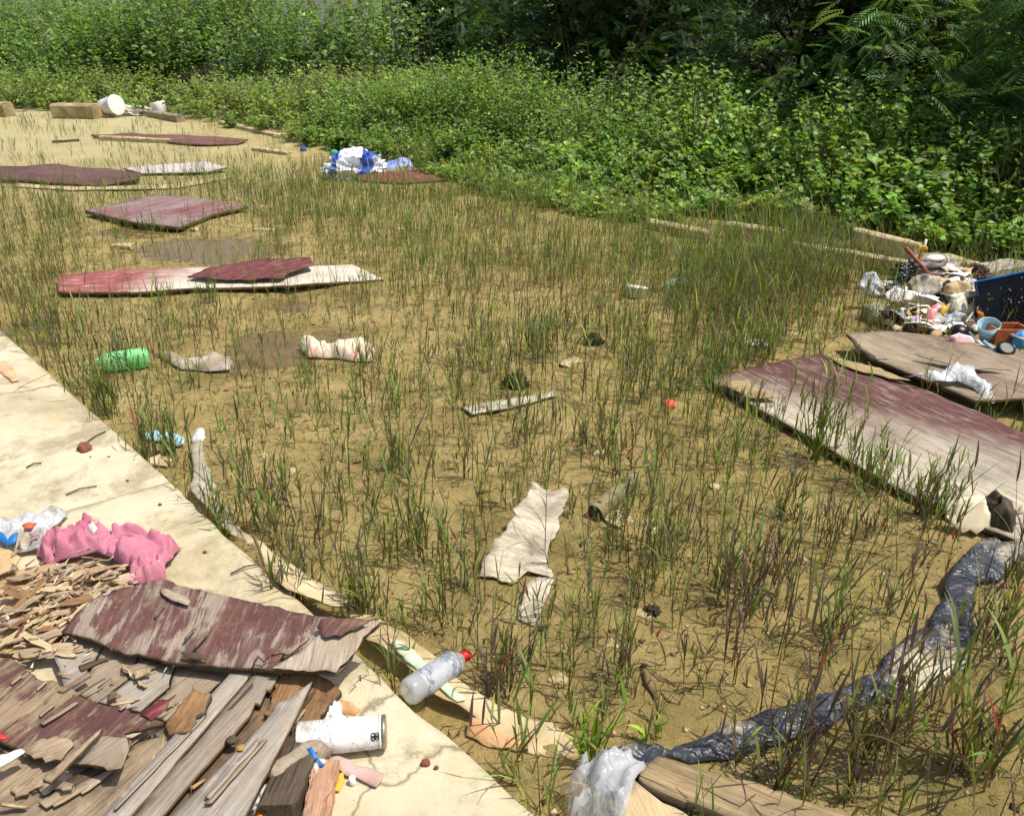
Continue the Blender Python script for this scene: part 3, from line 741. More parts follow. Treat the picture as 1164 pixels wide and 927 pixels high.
def undergrowth():
    """the shaded wood behind the first row of trees: one unbroken mass of foliage"""
    rng = np.random.RandomState(77); acc = Acc()
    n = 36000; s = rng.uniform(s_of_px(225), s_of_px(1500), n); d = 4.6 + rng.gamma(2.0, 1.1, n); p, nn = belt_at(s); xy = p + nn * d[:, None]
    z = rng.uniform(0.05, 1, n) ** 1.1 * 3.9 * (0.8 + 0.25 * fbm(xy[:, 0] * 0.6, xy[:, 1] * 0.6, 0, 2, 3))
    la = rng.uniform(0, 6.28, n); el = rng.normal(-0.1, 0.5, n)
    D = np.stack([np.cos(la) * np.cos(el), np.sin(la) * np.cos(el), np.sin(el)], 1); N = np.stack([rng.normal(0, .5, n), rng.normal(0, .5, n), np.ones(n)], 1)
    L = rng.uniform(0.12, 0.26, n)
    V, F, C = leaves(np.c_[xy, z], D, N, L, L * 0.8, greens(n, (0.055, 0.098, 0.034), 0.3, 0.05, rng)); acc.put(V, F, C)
    m = 60; s = rng.uniform(s_of_px(330), s_of_px(1400), m); p, nn = belt_at(s); xy = p + nn * rng.uniform(2.0, 4.0, m)[:, None]
    c0 = np.tile([0.10, 0.085, 0.055], (m, 1)) * rng.uniform(0.4, 1.2, (m, 1))
    V, F, C, _ = ribbons(np.c_[xy, np.zeros(m)], rng.uniform(0, 6.28, m), np.abs(rng.normal(0.2, .3, m)), rng.uniform(-.3, .6, m), rng.uniform(1.2, 2.6, m), rng.uniform(0.012, 0.03, m), c0, c0, 6, 0.3, 1); acc.put(V, F, C)
    tag(add('wood', acc.mesh('wood'), LEAF), 'dark shaded wood behind the first row of trees', 'wood', kind='stuff')
undergrowth()
# far grey wall glimpsed over the scrub, upper left
wl = beam('boundary_wall', (-40, 40, 0), (2, 42, 0), 0.25, 3.0, plain('grey_render', S(196, 190, 184), S(176, 170, 164), 2, 0.9, 0.2, 0.2), jit=0.01, nseg=12)
tag(wl, 'grey wall glimpsed over the scrub in the upper left corner', 'wall')

# ================================================================== OBJECTS
MAROON = S(112, 70, 66); MAROON2 = S(136, 80, 76); GREYW = (S(120, 104, 86), S(176, 160, 138)); TANW = (S(140, 114, 82), S(200, 174, 136)); PALEW = (S(176, 160, 128), S(222, 208, 176)); DARKW = (S(62, 52, 42), S(104, 90, 74))
M_EDGE = ply('ply_edge', None, S(64, 50, 38), S(128, 106, 78), 0)
M_PALE_EDGE = ply('pale_edge', None, S(120, 100, 70), S(190, 168, 124), 0)
M_BRICKRED = plain('brick_red', S(140, 84, 70), S(112, 66, 54), 20, 0.9)
M_STONE = plain('pale_stone', S(196, 178, 138), S(168, 148, 108), 9, 0.9, 0.5, dirt=S(140, 112, 70), dirt_amt=0.4)
M_CARD = plain('cardboard', S(198, 172, 130), S(176, 148, 106), 7, 0.85, 0.25, 0.2, dirt=S(150, 122, 80), dirt_amt=0.3)
M_CARDPALE = plain('pale_cardboard', S(212, 196, 160), S(190, 170, 130), 6, 0.85, 0.3, 0.2, dirt=S(148, 120, 78), dirt_amt=0.45)
M_WHITE = plain('dirty_white', S(225, 222, 214), S(200, 196, 186), 8, 0.5, 0.2, 0.4, dirt=S(160, 138, 100), dirt_amt=0.25)
M_WHITECLEAN = plain('clean_white', S(236, 234, 230), S(220, 216, 210), 6, 0.5, 0.15)
M_RAG = plain('muddy_rag', S(214, 198, 168), S(186, 166, 130), 10, 0.9, 0.5, 0.15, dirt=S(150, 118, 72), dirt_amt=0.55)
M_GREYRAG = plain('grey_rag', S(188, 182, 168), S(150, 142, 126), 12, 0.9, 0.5, 0.15, dirt=S(130, 108, 72), dirt_amt=0.4)
M_PINK = plain('pink_cloth', S(198, 132, 148), S(180, 108, 128), 6, 0.88, 0.35, 0.15, bscale=160)
M_TAN = ply('rotten_wood', None, S(126, 106, 84), S(196, 174, 144), 0, dirt=0.5, blotch=9)
M_GREY = ply('grey_wood', None, *GREYW, 0)
M_GREY2 = ply('silver_wood', None, S(128, 118, 106), S(186, 176, 162), 0, dirt=0.3)
M_DARK = ply('dark_wood', None, *DARKW, 0)
M_ROT = ply('orange_rot', None, S(98, 72, 48), S(168, 130, 90), 0, dirt=0.6, blotch=9)
M_TIMBER = ply('sawn_timber', None, S(168, 146, 106), S(214, 196, 156), 0, dirt=0.35)
M_CLEAR = film('clear_film', (0.82, 0.84, 0.86, 1), (0.62, 0.64, 0.66, 1), 0.36, 0.12, crk=.016)
M_MILKY = film('milky_film', (0.74, 0.75, 0.76, 1), (0.52, 0.53, 0.54, 1), 0.8, 0.3, dirt=S(170, 150, 110), dirt_amt=0.2, crk=.02)
M_BLACK = film('black_film', S(66, 70, 80), S(30, 31, 37), 1.0, 0.40, dirt=S(206, 194, 164), dirt_amt=0.25, scale=4.0, crk=.03)
M_BLACKPL = plain('black_plastic', S(26, 26, 28), S(16, 16, 18), 8, 0.35, 0.05)
M_BLUE = plain('blue_paint', S(40, 120, 196), S(32, 96, 160), 8, 0.45, 0.05)
M_ORANGE = plain('orange_scrap', S(232, 140, 40), S(206, 112, 28), 9, 0.5, 0.1)
M_RED = plain('red_scrap', S(206, 60, 52), S(168, 40, 40), 9, 0.5, 0.1)
M_YELLOW = plain('yellow_plastic', S(214, 178, 50), S(176, 140, 36), 9, 0.45, 0.1)
M_BROWNST = plain('brown_paint', S(160, 88, 66), S(128, 66, 50), 14, 0.6, 0.2)
M_GREYPL = plain('grey_plastic', S(168, 172, 176), S(140, 144, 148), 8, 0.45, 0.1)
M_LBLUE = plain('pale_blue_plastic', S(176, 210, 216), S(140, 180, 190), 8, 0.4, 0.1)
M_NAIL = plain('rusty_iron', S(92, 56, 40), S(60, 38, 30), 30, 0.8, 0.4, metal=0.5)
def printed(base):
    """white sleeve with rows of fine grey print round it (object Z = bottle axis)"""
    m, nt, bs = newmat('printed_sleeve_' + base[0])
    tc = nd(nt, 'ShaderNodeTexCoord'); sp = nd(nt, 'ShaderNodeSeparateXYZ', {0: tc.outputs['Object']})
    ang = math_(nt, 'ARCTAN2', sp.outputs[1], sp.outputs[0])
    return m, nt, bs, sp.outputs[2], ang

def T(o, label, cat, group=None): return tag(o, label, cat, group)

# ---- panels lying on the mud
def panel(name, label, cat, pts, z, m, edge=None, **k):
    return T(sheet(name, pts, z, [m, edge or M_EDGE], **k), label, cat, k.pop('group', None) if 'group' in k else None)
BOARDS = 'weathered plywood boards lying on the mud'
p_ = panel('plywood_board', 'large maroon plywood board bleached pale along its near edge, right side', 'board',
  [(805, 432, .05), (862, 416, .07), (932, 402, .09), (985, 420, .09), (1060, 445, .085), (1164, 492, .08), (1240, 530, .08), (1180, 626, .03), (1100, 592, .035), (1010, 548, .04), (910, 490, .045)], .06,
  ply('bleached_maroon', S(104, 68, 66), S(150, 140, 124), S(210, 200, 178), 0.40, True, (1.4, 8), 0.22, dirt=.55, blotch=3.5), thick=0.016, res=.035, warp=(.015, 1.4), grain=((910, 490), (1100, 592)), grad=((815, 408), (1230, 512), .62), seed=1)
sheet('peeled_veneer', [(818, 434, .075), (850, 430, .085), (860, 440, .085), (885, 452, .078), (850, 452, .07)], .08, [M_PALE_EDGE, M_PALE_EDGE], p_, thick=.003, res=.02, jag=.008, seed=31)
sheet('peeled_veneer', [(935, 403, .105), (1000, 418, .105), (1035, 432, .11), (1010, 430, .1), (960, 416, .1)], .1, [M_PALE_EDGE, M_PALE_EDGE], p_, thick=.003, res=.02, jag=.008, seed=32)
p2_ = panel('plywood_board', 'beige plywood board with faint maroon tint below the rubbish heap', 'board',
  [(962, 380, .10), (1010, 376, .11), (1080, 382, .11), (1164, 400, .11), (1260, 425, .11), (1250, 470, .11), (1164, 452, .10), (1110, 455, .09), (1040, 425, .09), (985, 404, .08)], .1,
  ply('tinted_beige', S(118, 78, 74), S(124, 114, 94), S(182, 170, 144), 0.42, False, (1.4, 9), 0.16, dirt=.6, blotch=3.5), thick=0.016, res=.035, warp=(.012, 1.6), grain=((985, 404), (1110, 452)), seed=2)
sheet('peeled_veneer', [(968, 384, .115), (985, 398, .115), (1010, 408, .12), (995, 408, .1), (972, 394, .1)], .11, [M_DARK, M_DARK], p2_, thick=.003, res=.02, jag=.01, seed=33)
sheet('peeled_veneer', [(1040, 402, .125), (1100, 412, .13), (1150, 420, .125), (1100, 420, .115)], .12, [M_GREY, M_EDGE], p2_, thick=.003, res=.02, jag=.01, seed=34)
p3_ = panel('plywood_board', 'long narrow plywood board, red at its left end and bleached white at its right', 'board',
  [(64, 312, .05), (66, 330, .04), (150, 331, .05), (215, 327, .05), (330, 324, .06), (436, 316, .03), (400, 300, .05), (330, 302, .06), (230, 302, .07), (150, 305, .06)], .05,
  ply('red_to_white', S(158, 84, 82), S(190, 178, 156), S(232, 224, 206), 0.5, True, (1.2, 8), 0.2), thick=.02, res=.035, warp=(.016, 1.2), grain=((66, 330), (436, 316)), grad=((110, 315), (265, 315)), seed=3)
T(sheet('veneer_flake', [(212, 312, .09), (245, 302, .11), (300, 293, .12), (352, 292, .12), (356, 299, .11), (330, 310, .09), (318, 318, .08), (280, 317, .085), (240, 317, .085)], .1,
  [ply('torn_maroon', S(116, 58, 62), *GREYW, 0.7, False, (3, 14), .04), M_EDGE], thick=.006, res=.025, jag=.012, warp=(.02, 5), seed=4), 'torn maroon veneer flake lying on the long red and white board', 'veneer')
panel('plywood_board', 'diamond-shaped maroon and grey plywood board with a dark rim', 'board',
  [(97, 239, .07), (178, 222, .10), (215, 224, .10), (284, 234, .06), (238, 244, .06), (204, 258, .05), (150, 252, .06)], .07,
  ply('greyed_maroon', S(142, 84, 80), S(64, 56, 58), S(176, 158, 156), 0.48, False, (1.0, 5), .07, blotch=2.6), thick=.03, res=.04, warp=(.012, 1.0), seed=5)
panel('plywood_board', 'wavy dark maroon plywood board at the far left edge', 'board',
  [(-60, 192, .05), (0, 189, .10), (60, 185, .16), (110, 190, .12), (160, 195, .09), (158, 201, .08), (120, 208, .06), (60, 207, .06), (0, 203, .05), (-60, 204, .05)], .08,
  ply('dark_maroon', S(104, 72, 70), S(96, 84, 80), S(128, 108, 102), 0.66, False, (1, 6), .15, blotch=2), thick=.02, res=.06, warp=(.03, 1.0), seed=6)
panel('plywood_board', 'whitewashed plywood board overlapping the wavy maroon one', 'board',
  [(140, 190, .05), (190, 186, .07), (235, 184, .08), (258, 190, .06), (235, 195, .05), (160, 197, .045)], .06,
  ply('whitewash', S(222, 216, 214), S(150, 130, 120), S(196, 180, 168), 0.6, False, (1, 6), .2, blotch=2), thick=.02, res=.06, warp=(.012, 1.0), seed=7)
panel('plywood_board', 'pale strip of plywood under the wavy maroon board', 'board',
  [(18, 208, .02), (90, 212, .02), (190, 210, .02), (260, 199, .02), (262, 202, .02), (200, 214, .02), (80, 216, .02), (16, 212, .02)], .02, M_TIMBER, thick=.012, res=.06, seed=8)
panel('plywood_board', 'long thin maroon board farthest back, beside a timber', 'board',
  [(103, 153, .04), (150, 151, .08), (200, 153, .08), (240, 155, .07), (282, 158, .05), (270, 163, .03), (230, 164, .04), (190, 161, .04), (150, 157, .04), (110, 156, .03)], .05,
  ply('far_maroon', S(124, 84, 80), S(116, 94, 88), S(150, 116, 104), 0.75, False, (1, 6), .15, blotch=2), thick=.02, res=.08, warp=(.01, 1), seed=9)
panel('plywood_board', 'reddish board half sunk in grass beside the blue and white sack', 'board',
  [(398, 200, .05), (440, 195, .07), (490, 193, .07), (548, 197, .05), (520, 203, .03), (460, 208, .03), (410, 205, .03)], .05,
  ply('sunk_maroon', S(130, 82, 74), S(118, 90, 80), S(150, 110, 94), 0.8, False, (1, 6), .15, blotch=2), thick=.02, res=.06, warp=(.012, 1), seed=10)
# ---- timbers
def timber(label, a, b, w, h, m=None, seed=0, cat='timber', z0=-0.015, name='timber', **k):
    return T(beam(name, W(*a, z0), W(*b, z0), w, h, m or M_TIMBER, seed=seed, **k), label, cat)
timber('pale squared timber leaning on the farthest maroon board', (116, 161), (196, 165), .10, .09, seed=1)
timber('short brown stick lying on the sand, far left', (60, 164), (90, 162), .07, .05, M_DARK, 2, 'stick')
timber('pale plank running along the foot of the weeds, upper left', (252, 142), (346, 164), .12, .07, seed=3)
timber('low plank half buried in grass below the weeds, upper left', (290, 172), (330, 178), .12, .06, seed=4)
timber('short mossy timber by the white litter, far back', (172, 134), (206, 140), .16, .14, M_GREY, 5)
timber('grey beam under the creepers at the edge of the grass, centre right', (738, 262), (806, 276), .10, .10, M_TIMBER, 6)
timber('greyish plank continuing right of the beam in tall grass', (826, 272), (890, 283), .10, .15, M_TIMBER, 7)
timber('long pale plank in the tall grass, upper of two by the heap', (968, 283), (1040, 302), .09, .17, seed=8)
timber('long pale plank in the tall grass, lower of two by the heap', (900, 294), (1036, 318), .08, .13, seed=9)
timber('pale plank behind the blue pole', (1070, 306), (1118, 322), .10, .12, seed=10)
timber('thick pale block of timber behind the fan', (1100, 326), (1150, 316), .16, .13, M_GREY2, 11)
timber('tan board sticking out behind the fan at the right edge', (1130, 338), (1200, 320), .20, .03, M_TAN, 12, z0=.15)
timber('grey broken beam end poking from the weeds', (700, 246), (745, 252), .09, .07, M_DARK, 13)
timber('thin twig on the mud, right of centre', (792, 546), (818, 552), .012, .010, M_DARK, 14, 'twig', nseg=4)
# ---- concrete blocks, bucket and far litter
bl = beam('concrete_block', W(66, 134, 0), W(112, 135, 0), .30, .27, plain('old_concrete', S(190, 174, 138), S(150, 132, 96), 3, .9, .4, dirt=S(110, 96, 66)), seed=20, jit=.008, nseg=6)
T(bl, 'long tan concrete block at the far edge of the weeds', 'block')
bl = beam('concrete_block', W(-40, 132, 0), W(12, 133, 0), .30, .27, bpy.data.materials['old_concrete'], seed=21, jit=.008, nseg=6)
T(bl, 'concrete block cut by the left edge, far back', 'block')
b0 = WD(117, 122, W(122, 133).y); b1 = b0 + Vector((0.34, -0.16, 0.06))
bk = lathe('bucket', b0, b1, [(0, .13), (.02, .145), (.4, .155), (.9, .17), (.93, .18), (1, .18)], M_WHITECLEAN, seg=28, caps=True); T(bk, 'white round bucket lying on its side by the far concrete block', 'bucket')
lathe('rim', b1 - (b1 - b0) * .06, b1 + (b1 - b0) * .05, [(0, .185), (.3, .19), (.7, .19), (1, .185)], M_WHITECLEAN, bk, seg=28)
T(lump('litter_heap', W(148, 131), (.75, .4, .16), M_WHITE, sub=5, amp=.5, freq=3, seed=3, ridge=True), 'heap of white litter right of the far bucket', 'litter')
T(lathe('cup', W(184, 132), W(184, 132) + Vector((-.06, 0, .26)), [(0, .11), (.05, .12), (.9, .15), (1, .15)], M_WHITECLEAN, seg=18, dent=.15), 'white crushed cup standing by the far weeds', 'cup')
# blue and white sack
M_SACK = None
def sack_mat():
    m, nt, bs = newmat('blue_striped_sack'); c = coords(nt)
    st = nd(nt, 'ShaderNodeTexWave', {'Vector': coords(nt, (1, 1, 1), rot=(0, 0, .6)), 'Scale': 0.9, 'Distortion': 1.2, 'Detail': 1}).outputs[1]
    col = mix(nt, ramp(nt, st, [(.74, 0), (.80, 1)]), S(228, 230, 240), S(58, 96, 190))
    nt.links.new(col, bs.inputs['Base Color']); bs.inputs['Roughness'].default_value = .4; bump(nt, bs, noise(nt, c, 14, 5), .5, .02)
    return m
M_SACK = sack_mat()
T(lump('plastic_sack', W(404, 201), (.56, .4, .25), M_SACK, sub=5, amp=.6, freq=2.2, seed=8, ridge=True, rotz=.5, smooth=False), 'crumpled white sack with blue stripes by the weeds', 'sack')
T(sheet('plastic_sheet', [(424, 192, .05), (440, 186, .1), (458, 181, .16), (468, 184, .12), (470, 190, .08), (445, 193, .06)], .1, plain('blue_sheet', S(60, 104, 200), S(206, 214, 236), 2.2, .4, .3), thick=.004, res=.03, crumple=(.06, 5), seed=9, smooth=True), 'blue and white plastic sheet right of the striped sack', 'plastic')
T(lump('plastic_scrap', W(345, 172), (.1, .1, .08), plain('blue_scrap', S(70, 80, 190)), sub=2, seed=2), 'small blue scrap by the plank, upper left', 'scrap')
T(lump('plastic_scrap', W(380, 176), (.12, .1, .07), plain('teal_scrap', S(60, 170, 150)), sub=2, seed=5), 'small teal scrap behind the striped sack', 'scrap')
T(lump('plastic_scrap', W(958, 268), (.3, .14, .07), bpy.data.materials['teal_scrap'], sub=3, seed=7), 'teal plastic scrap at the foot of the weeds, right', 'scrap')
# ---- things on the mud
g0, g1 = W(110, 412, .055), W(170, 406, .055)
def bottle_green():
    m, nt, bs = newmat('green_bottle_plastic'); c = coords(nt)
    nt.links.new(mix(nt, noise(nt, c, 9, 4), S(150, 236, 160), S(176, 246, 180)), bs.inputs['Base Color']); bs.inputs['Roughness'].default_value = .25
    t = nd(nt, 'ShaderNodeBsdfTranslucent', {0: S(120, 245, 140)}); mx = nd(nt, 'ShaderNodeMixShader', {0: .3, 1: bs.outputs[0], 2: t.outputs[0]})
    bump(nt, bs, noise(nt, c, 30, 3), .2, .01)
    nt.links.new(mx.outputs[0], nt.nodes['Material Output'].inputs[0]); return m
pr = [(0, .030), (.03, .045)] + [(t, .050 + .0014 * math.sin(t * 40)) for t in np.linspace(.08, .78, 15)] + [(.86, .045), (.93, .026), (.95, .02), (1, .02)]
gb = lathe('plastic_bottle', g1, g0, pr, bottle_green(), seg=28, dent=.22, seed=2); T(gb, 'bright green dented plastic bottle lying in grass near the slab', 'bottle')
lathe('neck_ring', g0 + (g1 - g0) * .045, g0 + (g1 - g0) * .02, [(0, .024), (1, .024)], bpy.data.materials['green_bottle_plastic'], gb, seg=18)
RAGS = 'muddy rags on the mud'
T(sheet('rag', [(176, 402, .02), (188, 399, .03), (200, 403, .02), (212, 408, .01), (222, 407, .02), (245, 403, .02), (265, 411, .01), (262, 420, .01), (235, 421, .01), (205, 419, .01), (193, 411, .02)], .02, M_GREYRAG, thick=.004, res=.014, crumple=(.03, 16, .02, 'b'), seed=12, smooth=True), 'grey twisted rag right of the green bottle', 'rag')
T(sheet('rag', [(338, 392, .02), (350, 387, .03), (372, 393, .02), (398, 393, .02), (416, 388, .03), (427, 398, .02), (424, 410, .01), (404, 411, .01), (380, 406, .01), (350, 405, .01)], .02,
  plain('rag_red_spots', S(214, 200, 178), S(214, 196, 170), 9, .9, .5, .15, dirt=S(196, 84, 74), dirt_amt=-.05), thick=.004, res=.014, crumple=(.035, 14, .025, 'b'), seed=13, smooth=True, mound=.02), 'cream rag with red patches by the small puddle', 'rag')
fr = T(sheet('board_fragment', [(604, 548, .11), (617, 558, .03), (626, 558, .04), (646, 556, .10), (641, 580, .08), (632, 605, .05), (624, 620, .03), (622, 636, .03), (628, 655, .03), (600, 648, .035), (588, 660, .02), (566, 657, .02), (541, 655, .02), (556, 630, .03), (562, 612, .07), (582, 590, .09), (583, 580, .09), (594, 566, .10)], .045,
  [ply('bleached_fragment', None, S(150, 140, 122), S(222, 210, 184), 0, dirt=.8, blotch=6), M_EDGE], thick=.006, res=.014, jag=.009, warp=(.012, 6), grain=((560, 640), (625, 650)), seed=14), 'bleached white torn plywood fragment standing out mid-mud', 'board')
sheet('loose_strip', [(598, 662, .045), (612, 655, .05), (631, 657, .05), (622, 678, .035), (607, 711, .015), (588, 703, .012), (590, 688, .02)], .03, [bpy.data.materials['bleached_fragment'], M_EDGE], fr, thick=.005, res=.016, jag=.003, seed=15)
l0, l1 = W(676, 583, .035), W(719, 545, .035)
lg = lathe('bark_tube', l0, l1, [(0, .030), (.05, .034), (.3, .033), (.6, .034), (.9, .030), (1, .028)], ply('bark_tube', None, S(96, 88, 62), S(150, 140, 104), 0, dirt=.5), seg=18, dent=.12, seed=4, caps=False); T(lg, 'hollow grey-green bark tube on the mud beside a pale stone', 'bark')
lathe('hollow', l0 + (l1 - l0) * .02, l0 + (l1 - l0) * .9, [(0, .027), (1, .024)], M_DARK, lg, seg=14)  # dark core painted as the shade inside the tube
T(sheet('timber_strip', [(524, 462, .02), (560, 456, .03), (628, 445, .03), (633, 450, .02), (580, 463, .02), (536, 471, .015)], .025, [ply('grey_strip', None, S(160, 152, 128), S(206, 198, 172), 0), M_EDGE], thick=.012, res=.02, seed=16), 'pale grey wooden strip lying alone in the middle of the mud', 'board')
T(lathe('container', W(722, 338, .0), W(722, 338, .0) + Vector((.01, .015, .075)), [(0, .062), (.06, .068), (.8, .072), (.85, .076), (.93, .074), (1, .062)], M_WHITE, seg=26, dent=.05), 'small white round tub standing in the grass', 'tub')
T(sheet('plastic_scrap', [(755, 322, .03), (763, 317, .04), (780, 317, .04), (782, 322, .03), (765, 325, .02)], .035, M_LBLUE, thick=.004, res=.015, crumple=(.03, 14), seed=17), 'pale blue crumpled scrap in grass right of the white tub', 'scrap')
T(sheet('paper_scrap', [(846, 387, .03), (858, 385, .03), (874, 388, .03), (872, 393, .025), (850, 392, .02)], .03, M_WHITECLEAN, thick=.003, res=.015, crumple=(.012, 14), seed=18), 'white paper scrap in grass above the large bleached board', 'paper')
T(sheet('paper_scrap', [(752, 456, .02), (762, 452, .04), (770, 457, .03), (768, 462, .02), (757, 463, .01)], .02, plain('coral_paper', S(228, 104, 84), S(206, 84, 70)), thick=.002, res=.01, crumple=(.02, 24), seed=19), 'small coral red paper scrap left of the large bleached board', 'paper')
T(sheet('plastic_film', [(1028, 427, .11), (1052, 424, .14), (1085, 417, .15), (1108, 424, .14), (1115, 437, .11), (1128, 440, .10), (1130, 458, .08), (1118, 456, .08), (1108, 442, .1), (1088, 432, .12), (1060, 432, .12)], .12, M_MILKY, thick=.003, res=.016, crumple=(.05, 14, .01), seed=20), 'grey crumpled plastic film at the edge of the large bleached board', 'plastic')
T(sheet('curled_card', [(1076, 575, .10), (1100, 564, .13), (1120, 563, .14), (1124, 580, .09), (1132, 600, .03), (1110, 606, .02), (1088, 600, .03), (1074, 588, .05)], .08, plain('cream_card', S(236, 222, 190), S(220, 204, 170), 5, .8, .15), thick=.004, res=.016, warp=(.006, 5), seed=21, smooth=True), 'cream curled card lying by the near corner of the large bleached board', 'card')
T(sheet('curled_card', [(1120, 562, .15), (1140, 560, .16), (1168, 566, .14), (1190, 590, .10), (1164, 600, .03), (1140, 598, .03), (1135, 580, .08)], .1, [plain('stained_card', S(226, 212, 182), S(176, 150, 112), 5, .8, .15), M_DARK], thick=.004, res=.016, warp=(.01, 5), seed=22, smooth=True), 'cream and brown curled card at the right edge', 'card')
T(lump('clod', W(1129, 600), (.10, .16, .13), plain('dark_felt', S(74, 62, 46), S(50, 42, 32)), sub=4, amp=.3, seed=9), 'dark brown rolled scrap between the two curled cards', 'scrap')
# stones and small flakes on the mud
SM = [(648, 414, .16, .09, .03), (702, 594, .11, .09, .035), (680, 517, .07, .06, .03), (690, 735, .12, .10, .012), (332, 536, .05, .03, .015), (300, 520, .04, .03, .02), (594, 783, .04, .035, .02), (635, 776, .06, .04, .03), (842, 637, .04, .035, .03), (585, 400, .05, .04, .03), (648, 512, .05, .04, .02), (812, 555, .05, .04, .02), (512, 518, .05, .03, .02), (222, 262, .12, .08, .03), (742, 604, .08, .06, .02), (530, 392, .05, .04, .02), (455, 262, .14, .08, .03), (912, 640, .04, .03, .025), (735, 700, .07, .05, .02), (420, 500, .05, .03, .02), (1000, 655, .04, .03, .02)]
names = ['pale flat stone at the centre of the mud', 'pale stone beside the hollow bark tube', 'pale stone below the middle of the mud, above the bark tube', 'flat pale clay flake below the bark tube', 'pale chip in the grass above the slab corner', 'brownish chip left of centre', 'small stone right of the red-capped bottle', 'small cream stone above the clear plastic bag', 'white pebble in grass, right half', 'small pale stone left of the flat stone', 'tiny pale stone left of the stone above the bark tube', 'tiny tan stone right of the bark tube', 'pale chip right of the small puddle', 'pale chip beside the largest puddle', 'tan flake below the bark tube stone', 'tiny pale stone above the wooden strip', 'tan clod in the far grass', 'white pebble left of the black plastic strip', 'tan stone half sunk below the torn fragment', 'pale chip left of the torn fragment', 'tiny stone near the bend of the black strip']
for (px, py, a, b, h), nm in zip(SM, names):
    T(lump('stone', W(px, py, -.004), (a, b, h), M_STONE, sub=2, amp=.55, freq=1.6, seed=px, rotz=px, smooth=False), nm, 'stone', 'stones and flakes on the mud')
for px, py, a, nm in [(674, 391, .10, 'dark clump of roots above the flat stone'), (586, 440, .12, 'dark mossy clod above the wooden strip'), (740, 698, .05, 'dark stub of root, right of the torn fragment')]:
    T(lump('root_clod', W(px, py), (a, a * .8, a * .55), plain('dark_moss_' + nm.split()[1], S(58, 58, 34), S(34, 32, 22), 40, .95, .8), sub=4, amp=.9, freq=5, seed=px), nm, 'clod')
for px, py, w, h, nm in [(140, 281, .16, .03, 'pale flat chip in the water, upper left'), (300, 262, .12, .02, 'pale flat chip right of the largest puddle')]:
    T(beam('wood_chip', W(px - 10, py), W(px + 12, py + 1), w * .6, h, M_TIMBER, seed=px), nm, 'chip')
# ---- black plastic strip, planks and clear bag at the bottom
T(sheet('plastic_strip', [(674, 866, .06), (690, 848, .09), (718, 841, .09), (741, 844, .08), (764, 850, .05), (790, 840, .03), (820, 827, .03), (858, 812, .03), (894, 800, .03), (950, 786, .03), (997, 762, .03), (1012, 738, .03), (1056, 712, .02), (1058, 700, .02), (1074, 680, .02), (1070, 660, .03), (1083, 644, .04), (1108, 618, .04), (1122, 611, .04), (1139, 616, .04), (1180, 609, .04), (1180, 628, .03), (1153, 638, .02), (1136, 660, .02), (1111, 663, .02), (1105, 697, .02), (1108, 714, .02), (1099, 736, .02), (1099, 758, .02), (1060, 776, .02), (1009, 797, .02), (968, 809, .02), (938, 830, .02), (858, 850, .02), (826, 862, .02), (785, 866, .02), (754, 858, .06), (738, 874, .08), (715, 888, .08), (690, 882, .07)], .03,
  M_BLACK, thick=.003, res=.014, jag=.003, crumple=(.016, 15, .006), seed=23, smooth=False, warp=(.010, 5)), 'long crumpled strip of black plastic snaking over the mud, lower right', 'plastic')
T(sheet('plank', [(748, 857, .11), (812, 877, .10), (880, 897, .09), (960, 922, .08), (990, 950, .08), (880, 950, .08), (790, 911, .10), (726, 884, .115)], .1, [ply('weathered_plank', None, S(110, 92, 66), S(178, 156, 118), 0, dirt=.5), M_DARK], thick=.05, res=.02, jag=.004, grain=((726, 884), (880, 940)), seed=24), 'weathered plank over the black plastic at the bottom edge', 'plank')
T(sheet('plank', [(720, 885, .12), (742, 903, .12), (790, 935, .11), (760, 960, .1), (700, 960, .10), (706, 918, .11)], .11, [ply('fresh_plank', None, S(180, 156, 116), S(212, 190, 150), 0), M_PALE_EDGE], thick=.04, res=.02, grain=((720, 885), (750, 940)), seed=25), 'pale short plank end beside the clear plastic bag', 'plank')
T(sheet('plastic_bag', [(652, 884, .04), (664, 872, .08), (690, 864, .13), (715, 860, .15), (735, 870, .15), (722, 884, .16), (716, 905, .16), (708, 926, .15), (690, 950, .1), (650, 950, .05), (645, 905, .03)], .1, M_CLEAR, thick=.002, res=.012, crumple=(.075, 16, .008), seed=26, smooth=False), 'clear crumpled plastic bag at the bottom edge', 'bag')
T(sheet('card_scrap', [(632, 897, .02), (650, 886, .03), (668, 890, .03), (660, 912, .02), (640, 908, .01)], .02, M_CARD, thick=.003, res=.02, seed=27), 'tan card scrap left of the clear plastic bag', 'card')
# ---- cardboard strips along the slab edge
cs = T(sheet('cardboard_strip', [(395, 688, .07), (430, 700, .08), (470, 728, .07), (500, 752, .06), (525, 778, .05), (560, 800, .03), (600, 817, .02), (628, 820, .03), (655, 838, .025), (658, 856, .02), (640, 860, .015), (606, 855, .02), (590, 848, .02), (560, 838, .03), (540, 815, .03), (515, 800, .05), (488, 785, .06), (460, 752, .07), (430, 730, .08), (400, 705, .08)], .05, [M_CARDPALE, M_CARD], thick=.003, res=.02, jag=.003, warp=(.022, 7), seed=28), 'long muddy cardboard strip under the red-capped bottle', 'cardboard')
T(sheet('card_scrap', [(440, 725, .09), (462, 733, .09), (500, 765, .075), (530, 795, .06), (520, 798, .06), (490, 772, .07), (458, 745, .085)], .08, plain('mint_card', S(176, 208, 176), S(196, 214, 186), 8, .8, .2, dirt=S(206, 190, 150), dirt_amt=.4), thick=.002, res=.015, warp=(.006, 8), seed=29), 'mint green card strip lying along the cardboard under the bottle', 'card')
